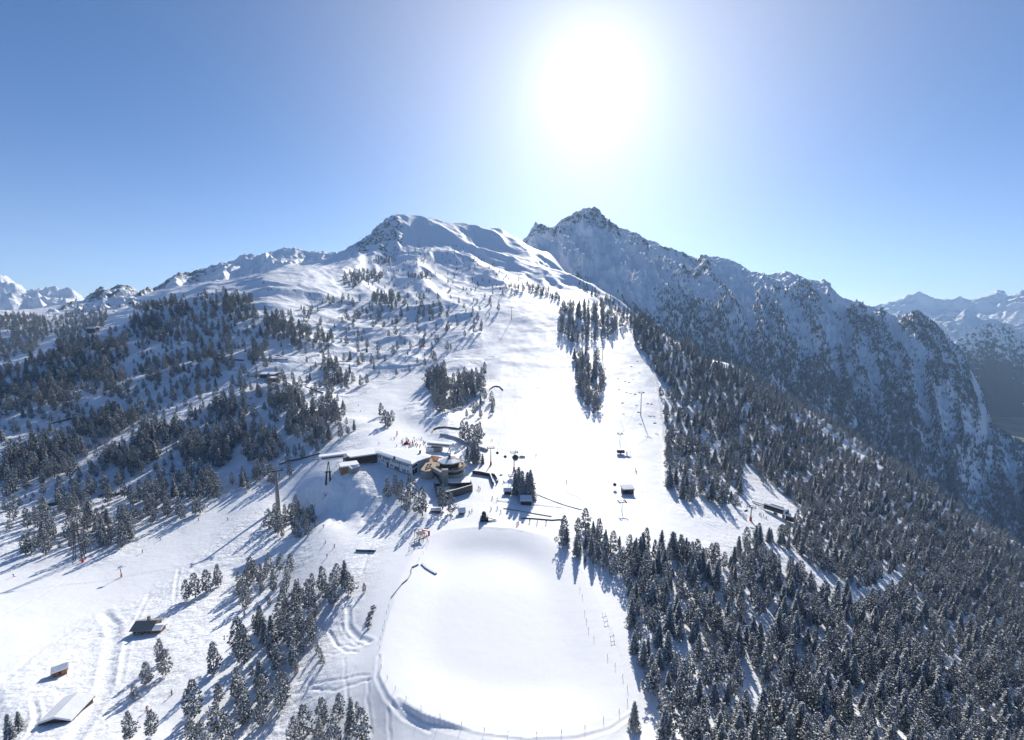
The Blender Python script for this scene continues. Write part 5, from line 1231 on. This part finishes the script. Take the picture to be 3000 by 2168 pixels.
hut_px('little pointed-roof hut on the snow left of the ski lesson area', 1353, 1505, 0.2, 3.2, 3.0, 1.6, 1.3, M_STONE)
hut_px('snow-roofed inn with many windows on the crest above the forest', 1927, 952, -0.1, 22, 13, 7, 4.5, M_STONE, name='inn', cat='inn', thick=1.0, wins=[('f', x, z, 1.3, 1.4) for x in (-8, -4, 0, 4, 8) for z in (2, 5)])
hut_px('smaller dark hut left of the inn on the crest above the forest', 1876, 958, 0.05, 15, 9, 4, 3, M_BROWN, thick=0.8, wins=[('f', x, 2, 1.2, 1.3) for x in (-4, 0, 4)])
hut_px('tiny dark lift hut on the sunny snow field at the far left', 273, 973, 0.0, 14, 9, 6, 2, M_DARK, thick=0.9)
hut_px('low shed with a pink-brown front under the snowy pine clump', 1277, 1500, 0.1, 5, 2.6, 1.4, 0.5, M_WARM, thick=0.4)

# machines
def snow_gun(label, foot, m=M_YEL):
    r = empty('snow_gun', foot, 0.6); tag(r, label, 'snow gun')
    MB().tube((0, 0, -0.5), (0, 0, 1.7), 0.55, 0.4).build('base', m, r); MB().tube((0, 0, 1.6), (-0.2, 0, 5.2), 0.18).build('mast', M_DSTEEL, r)
    MB().tube((-1.1, -0.2, 5.4), (0.9, 0.2, 5.9), 0.75, 0.6, 14).build('fan', M_WHMET, r); MB().beam((-2.4, 0, 4.6), (2.2, 0, 5.5), 0.12, 0.12).build('arm', M_DSTEEL, r)
snow_gun('tall snow gun with an orange foot on the lower left ski run', at(356, 1690))
r = empty('snow_lance', at(462, 2040), 0); 
bpy.data.objects.remove(r)
p = at(1419, 1524); r = empty('crane_machine', p, 0.1); tag(r, 'dark tracked machine with a green boom on the rim above the reservoir', 'machine')
MB().box((0, 0, 1.2), (4.2, 3.0, 2.2)).build('body', M_DSTEEL, r, bevel=0.15); MB().box((-0.2, 0.3, 3.0), (2.4, 2.4, 1.8)).build('cab', M_GLASS, r, bevel=0.15)
for sy in (-1, 1): MB().box((0, sy*1.7, 0.35), (4.6, 0.7, 1.0)).build('track', M_BLACKM, r, bevel=0.2)
MB().beam((1.6, 0, 1.6), (6.6, -1.2, 0.4), 0.35, 0.4).beam((6.6, -1.2, 0.4), (2.2, -1.6, 0.2), 0.3, 0.3).build('boom', M_GREEN, r); MB().ball((-0.2, 0.3, 4.2), 0.9, n=10).build('fan', M_DSTEEL, r)
p = at(1233, 1578); r = empty('climbing_frame', p, 0.5); tag(r, 'timber climbing frame with a red slide on the snow left of the reservoir', 'playground')
fr = MB()
for x in (-2, 0, 2):
    for y in (-4, 0, 4): fr.tube((x, y, -0.5), (x, y, 3.2), 0.12)
for y in (-4, 0, 4): fr.beam((-2, y, 3), (2, y, 3), .14, .14).beam((-2, y, 1.6), (2, y, 1.6), .14, .14)
for x in (-2, 0, 2): fr.beam((x, -4, 3), (x, 4, 3), .14, .14)
fr.build('frame', M_BROWN, r); MB().beam((2, 3.6, 2.8), (5.2, 3.0, 1.5), 0.9, 0.5).beam((5.2, 3.0, 1.5), (4.4, 0.6, 0.2), 0.9, 0.4).build('slide', M_REDPAINT, r)
MB().box((0, 0, 3.0), (3.6, 3.6, 0.2)).build('platform', M_DSTEEL, r)
rl_ = [at(u, v) for u, v in [(1206, 1612), (1214, 1600), (1222, 1588)]]
for i, g in enumerate(rl_):
    r = empty('swing_frame', g, 0.6); tag(r, 'low timber frame in the line left of the climbing frame by the reservoir', 'playground', 'low timber frames beside the climbing frame')
    MB().tube((-1.4, 0, -.4), (-1.2, 0, 2.0), .1).tube((1.4, 0, -.4), (1.2, 0, 2.0), .1).beam((-1.5, 0, 2.0), (1.5, 0, 2.0), .14, .14).build('frame', M_BROWN, r)
ribbon('jetty', 'dark wooden jetty frame lying on the left bank of the reservoir', [(1236, 1652), (1248, 1664), (1262, 1673), (1278, 1682)], 0.35, M_DSTEEL, 'jetty', 0.9, True)
ribbon('rope_fence', 'dark rope fence leading along the left rim of the reservoir', [(1145, 1754), (1160, 1735), (1178, 1712), (1195, 1698), (1205, 1680), (1206, 1664), (1226, 1655)], 0.6, M_STEEL, 'fence', 0.09, False)
for i, (u, v) in enumerate([(1086, 1805), (1082, 1819), (1080, 1838), (1094, 1787)]):
    r = empty('picnic_frame', at(u, v), 0.9); tag(r, 'small dark timber frame in the row on the snow left of the reservoir', 'frame', 'dark frames left of the reservoir')
    MB().box((0, 0, 0.7), (1.8, 1.2, 0.12)).tube((-.8, -.5, -.3), (-.8, -.5, 1.5), .08).tube((.8, -.5, -.3), (.8, -.5, 1.5), .08).tube((-.8, .5, -.3), (-.8, .5, 1.5), .08).tube((.8, .5, -.3), (.8, .5, 1.5), .08).box((0, .5, 1.3), (1.8, .1, .5)).build('frame', M_DSTEEL, r)
for i, (u, v) in enumerate([(1771, 1803), (1775, 1818), (1777, 1832), (1793, 1861), (1795, 1876), (1796, 1886)]):
    r = empty('ladder_frame', at(u, v), 0.1, 0.6); tag(r, 'small grey ladder-like frame in the row on the bank before the forest', 'frame', 'grey frames on the right bank')
    MB().beam((-1, -.8, .5), (-1, .8, .5), .12, .12).beam((1, -.8, .5), (1, .8, .5), .12, .12).beam((-1, 0, .5), (1, 0, .5), .12, .12).tube((-1, .8, -.3), (-1, .8, 1.2), .08).tube((1, .8, -.3), (1, .8, 1.2), .08).build('frame', M_STEEL, r)
# avalanche barriers on the upper left slope
for i, (u, v) in enumerate([(918, 881), (932, 881), (946, 880), (917, 912), (930, 912), (944, 911), (1000, 911), (1014, 911), (970, 942), (984, 941), (998, 940), (1012, 910)]):
    g = at(u, v); r = empty('avalanche_barrier', g, 0.02); tag(r, 'dark steel avalanche barrier in the rows on the smooth upper left slope', 'barrier', 'avalanche barriers on the upper slope')
    m = MB()
    for k in range(4): m.beam((-4.2+k*2.8, 0, -.5), (-4.2+k*2.8, 1.2, 4), .3, .3)
    for z in (1.2, 2.3, 3.4): m.beam((-5.2, z*.3, z), (5.2, z*.3, z), .25, .3)
    m.build('grid', M_DSTEEL, r)
# posts round the reservoir
POSTS = [(1139,1780),(1132,1800),(1126,1826),(1122,1850),(1114,1875),(1113,1900),(1113,1927),(1117,1957),(1135,1988),(1158,2020),(1190,2050),(1234,2079),(1290,2103),(1353,2126),(1419,2144),(1488,2154),(1573,2156),(1645,2150),(1714,2136),(1768,2112),(1814,2088),(1838,2056),(1838,2018),(1824,1985),(1802,1952),(1780,1926),(1740,1873),(1724,1846),(1718,1820),(1713,1796),(1706,1750),(1699,1728),(1659,1600),(1590,1548),(1530,1550),(1256,1590),(1250,1605),(1240,1622),(1228,1640)]
pm = None
for u, v in POSTS:
    g = at(u, v)
    if pm is None:
        pm = MB().tube((0, 0, -0.4), (0.05, 0, 1.25), 0.06, n=6).build('fence_post', M_DSTEEL); o = pm
    else: o = pm.copy(); COL.objects.link(o)
    o.location = g; o.rotation_euler = (random.uniform(-.06, .06), random.uniform(-.06, .06), random.uniform(0, 6)); tag(o, 'thin dark fence post in the ring round the reservoir', 'post', 'fence posts round the reservoir')

# ------------------------------------------------------------------ people
def person_mesh(jacket, pose):
    """one continuous body grown over a skeleton; clothing told apart by height on the body"""
    me = bpy.data.meshes.new('person'); k = pose
    J = {'pelvis': (0, 0, .92), 'chest': (0, .05+.18*k, 1.32), 'neck': (0, .08+.24*k, 1.50), 'head': (0, .10+.28*k, 1.66), 'crown': (0, .10+.28*k, 1.76)}
    for s_ in (-1, 1):
        n_ = 'lr'[s_ > 0]
        J.update({'hip'+n_: (s_*.11, 0, .88), 'knee'+n_: (s_*.14, .10+.12*k, .48), 'ank'+n_: (s_*.15, 0, .09), 'toe'+n_: (s_*.16, .18, .05),
                  'sho'+n_: (s_*.20, .06+.2*k, 1.42), 'elb'+n_: (s_*.33, .10+.25*k, 1.14), 'wri'+n_: (s_*.30, .36+.25*k, 1.02), 'han'+n_: (s_*.29, .45+.25*k, 1.00)})
    Eg = [('pelvis', 'chest'), ('chest', 'neck'), ('neck', 'head'), ('head', 'crown')]
    for n_ in 'lr': Eg += [('pelvis', 'hip'+n_), ('hip'+n_, 'knee'+n_), ('knee'+n_, 'ank'+n_), ('ank'+n_, 'toe'+n_), ('chest', 'sho'+n_), ('sho'+n_, 'elb'+n_), ('elb'+n_, 'wri'+n_), ('wri'+n_, 'han'+n_)]
    rad = {'pelvis': .17, 'chest': .19, 'neck': .075, 'head': .12, 'crown': .09, 'hip': .11, 'knee': .085, 'ank': .075, 'toe': .06, 'sho': .09, 'elb': .065, 'wri': .055, 'han': .05}
    names = list(J)
    me.from_pydata([J[n_] for n_ in names], [(names.index(a), names.index(b)) for a, b in Eg], [])
    o = bpy.data.objects.new('person', me); COL.objects.link(o)
    md = o.modifiers.new('skin', 'SKIN')
    for i, n_ in enumerate(names):
        q_ = rad.get(n_) or rad[n_[:-1]]; me.skin_vertices[0].data[i].radius = (q_, q_)
        me.skin_vertices[0].data[i].use_root = n_ == 'pelvis'
    o.modifiers.new('sub', 'SUBSURF').levels = 1
    dg = bpy.context.evaluated_depsgraph_get(); dg.update()
    out = bpy.data.meshes.new_from_object(o.evaluated_get(dg)); bpy.data.objects.remove(o)
    for m_ in (M_TROUS, jacket, M_SKIN, M_HELM): out.materials.append(m_)
    for p_ in out.polygons:
        z, x = p_.center.z, abs(p_.center.x); p_.use_smooth = True
        p_.material_index = 3 if z > 1.68 or (z > 1.56 and p_.center.y < .08+.28*k) else 2 if z > 1.53 else 1 if z > .86 else 0
    out.name = 'person'; return out
M_TROUS = mat('dark_trousers', (0.03, 0.03, 0.045), 0.8); M_SKIN = mat('skin', (0.55, 0.33, 0.24), 0.6); M_HELM = mat('helmet', (0.04, 0.04, 0.05), 0.4)
JCK = {'red': mat('red_jacket', (0.5, 0.03, 0.03), 0.8), 'blue': mat('blue_jacket', (0.03, 0.08, 0.32), 0.8), 'black': mat('black_jacket', (0.03, 0.03, 0.035), 0.8), 'orange': mat('orange_jacket', (0.6, 0.2, 0.03), 0.8), 'grey': mat('grey_jacket', (0.16, 0.17, 0.18), 0.8)}
PM = {(c, k): person_mesh(JCK[c], k) for c in JCK for k in (0.0, 0.8)}
ski_me = None
def person(label, pos, col_, pose, yaw, skis=True, group=None):
    global ski_me
    o = bpy.data.objects.new('person', PM[(col_, pose)]); COL.objects.link(o); o.location = pos; o.rotation_euler = (0, 0, yaw); o.scale = (1.15, 1.15, 1.15)
    tag(o, label, 'person', group)
    if skis:
        for sx in (-.16, .16):
            if ski_me is None:
                k = MB().box((0, 0.1, 0.02), (0.1, 1.7, 0.03)).build('ski', M_REDPAINT); ski_me = k.data
            else: k = bpy.data.objects.new('ski', ski_me); COL.objects.link(k)
            k.parent = o; k.location = (sx, 0, 0)
SK = [(948,1545,'black','skier in black low on the middle ski run, upper of the four'),(953,1593,'black','skier in black at the left of the four on the middle ski run'),(981,1604,'grey','skier in grey at the right of the four on the middle ski run'),(958,1633,'black','skier in black, lowest of the four on the middle ski run'),
 (875,1705,'black','skier in black beside the trees at the edge of the middle ski run'),(504,2037,'grey','lone skier in grey far down the middle ski run'),(430,2082,'red','lone skier in red near the bottom of the middle ski run'),(668,1524,'black','lone skier in black high on the left ski run'),(582,1525,'grey','lone skier in grey in the tree shadows of the left ski run'),(417,1620,'grey','lone skier in grey in the middle of the left ski run'),(471,1582,'black','lone skier in black where the tree shadows end on the left ski run'),
 (41,1690,'black','skier in black in the shade at the left edge of the lower ski run'),(1442,1462,'red','skier in red standing on the snow right of the walled yard'),(1456,1466,'grey','skier in grey just right of the one in red beyond the walled yard'),(1457,1493,'grey','skier in grey on the open snow above the machine with the green boom'),(1439,1494,'red','skier in red above the machine with the green boom'),(1467,1503,'black','skier in black right above the machine with the green boom'),
 (1383,1500,'red','child-like skier in red beside the little pointed-roof hut'),(1375,1506,'black','person in black beside the little pointed-roof hut'),(1402,1432,'black','person in black at the corner of the walled yard'),(1407,1435,'grey','person in grey at the corner of the walled yard'),(1514,1538,'red','left skier in red of the pair on the rim of the reservoir'),(1519,1537,'red','right skier in red of the pair on the rim of the reservoir'),
 (1552,1530,'black','skier in black beside the timber barrier fence above the reservoir'),(1573,1534,'blue','skier in blue beside the timber barrier fence above the reservoir'),(1600,1535,'black','skier in black at the forest end of the timber barrier fence'),(1474,1415,'grey','skier in grey on the snow left of the thin tow tower'),(1570,1337,'black','skier in black alone on the wide piste right of the lift tower'),(1659,1415,'grey','skier in grey alone low on the wide piste'),(1514,1380,'orange','skier in orange at the red foot of the middle lift tower'),
 (1442,1292,'grey','skier in grey on the wide piste right of the tall trees'),(1050,1190,'black','upper skier in black on the small piste behind the left wood'),(1056,1207,'grey','lower skier in grey on the small piste behind the left wood'),(1186,1198,'grey','skier in grey alone on the small piste below the knoll'),(1576,1139,'grey','skier in grey on the wide piste beside the tunnel portal'),(1578,1099,'black','skier in black high on the wide piste'),(1862,1380,'grey','skier in grey on the right-hand piste above the red-edged cabin'),(1864,1386,'black','skier in black on the right-hand piste above the red-edged cabin'),
 (1066,1392,'black','left person of the two standing on the sunny mound below the station yard'),(1072,1392,'grey','right person of the two standing on the sunny mound below the station yard'),(984,1369,'black','upper skier beside the cable car support mast'),(980,1388,'grey','lower skier beside the cable car support mast'),
 (2225,1512,'black','leftmost of the four skiers queuing at the silver chairlift station'),(2229,1513,'grey','second from the left of the four skiers queuing at the silver chairlift station'),(2237,1515,'black','third from the left of the four skiers queuing at the silver chairlift station'),(2245,1521,'grey','rightmost of the four skiers queuing at the silver chairlift station'),(1110,1303,'red','skier in red alone on the snow left of the crowd behind the hall'),(1162,1278,'red','person in red beside the flag on the snow behind the hall')]
for u, v, c_, lab in SK:
    g = at(u, v)
    if g: person(lab, g, c_, random.choice((0.0, 0.8)), random.uniform(0, 6.28))
n_ = 0
while n_ < 64:
    u, v = random.gauss(1205, 26), random.gauss(1300, 8)
    if not (1105 < u < 1250 and 1276 < v < 1314): continue
    g = at(u, v); c_ = random.choice(('black', 'black', 'grey', 'blue', 'red', 'black'))
    person('skier in a %s jacket in the crowd on the snow behind the white hall' % c_, g, c_, random.choice((0.0, 0.8)), random.uniform(0, 6.28), group='crowd of skiers in %s behind the hall' % c_); n_ += 1
for u, v, hh, c_, lab in [(1162, 1277, 4.5, M_RED, 'narrow red feather flag on the snow behind the hall'), (1196, 1297, 3.0, M_REDPAINT, 'red snow vehicle canopy flag in the crowd behind the hall')]:
    g = at(u, v); r = empty('feather_flag', g, 0.3); tag(r, lab, 'flag'); MB().tube((0, 0, -.3), (0, 0, hh), .05).build('pole', M_STEEL, r); MB().prism([(0.05, -.02), (0.9, -.02), (0.9, .02), (0.05, .02)], 0.9, hh).build('cloth', c_, r)
g = at(1190, 1301); r = empty('snow_groomer', g, 0.1); tag(r, 'red snow groomer parked in the crowd behind the hall', 'vehicle')
MB().box((0, 0, 1.3), (3.0, 2.4, 1.0)).build('body', M_REDPAINT, r, bevel=.15); MB().box((0.6, 0, 2.3), (1.5, 2.1, 1.2)).build('cab', M_GLASS, r, bevel=.15); MB().box((0.6, 0, 2.98), (1.6, 2.2, .14)).build('cab_roof', M_REDPAINT, r)
for sy in (-1, 1): MB().box((0, sy*1.2, .45), (4.2, .8, .9)).build('track', M_BLACKM, r, bevel=.2)
MB().box((3.0, 0, .7), (.3, 4.2, 1.2)).beam((1.5, 0, .9), (3.0, 0, .7), .5, .3).build('blade', M_REDPAINT, r)
# dark rock outcrops in the snow
def boulder(label, p, r):
    bm = bmesh.new(); bmesh.ops.create_icosphere(bm, subdivisions=3, radius=1.0)
    sd_ = random.uniform(0, 90)
    for v in bm.verts:
        n_ = float(fbm(np.array([v.co.x*1.3+sd_]), np.array([v.co.y*1.3+v.co.z*2.1]), 3, 9)[0]); v.co *= 1+0.35*n_; v.co.z *= 0.6
    me = bpy.data.meshes.new('rock'); bm.to_mesh(me); bm.free(); me.materials.append(M_ROCK)
    o = bpy.data.objects.new('rock', me); COL.objects.link(o); o.location = p; o.scale = (r*1.9, r, r*0.8); o.rotation_euler = (0, 0, random.uniform(-.3, .3)); tag(o, label, 'rock', 'dark rock outcrops on the left slope')
M_ROCK = mat('dark_rock', (0.075, 0.06, 0.055), 0.9, noise=(0.6, (0.16, 0.13, 0.11), 0.4, 0.6))
for u, v, r_ in [(318,1449,2.6),(340,1447,2.2),(300,1452,1.6),(362,1443,2.0),(150,1478,2.2),(170,1474,1.6),(332,1189,2.2),(346,1186,1.5),(640,1040,2.0),(652,1038,1.6),(814,1042,2.0),(825,1044,1.4),(702,1130,2.2),(716,1135,1.6),(690,1128,1.2),(818,1094,2.4),(1020,1136,1.2),(2110,1468,1.6),(2122,1472,1.3),(1985,1435,1.2)]:
    g = at(u, v)
    if g: boulder('dark rock outcrop breaking through the snow on the wooded left slope' if u < 1500 else 'dark rock at the foot of the forest beside the right-hand piste', g, r_)
#OBJ-END
# ------------------------------------------------------------------ haze
M_HAZE = bpy.data.materials.new('haze'); M_HAZE.use_nodes = True
hn = M_HAZE.node_tree.nodes; hn.clear()
ho = hn.new('ShaderNodeOutputMaterial'); hv = hn.new('ShaderNodeVolumePrincipled')
hv.inputs['Color'].default_value = (0.46, 0.69, 1.0, 1); hv.inputs['Density'].default_value = 3.8e-5; hv.inputs['Anisotropy'].default_value = 0.25
M_HAZE.node_tree.links.new(hv.outputs[0], ho.inputs['Volume'])
hb = bmesh.new(); bmesh.ops.create_cube(hb, size=1.0)
hm = bpy.data.meshes.new('haze'); hb.to_mesh(hm); hb.free(); hm.materials.append(M_HAZE)
hz = bpy.data.objects.new('haze', hm); COL.objects.link(hz); hz['kind'] = 'stuff'
hz.location = (2500, 6000, 190); hz.scale = (24000, 14600, 2140)
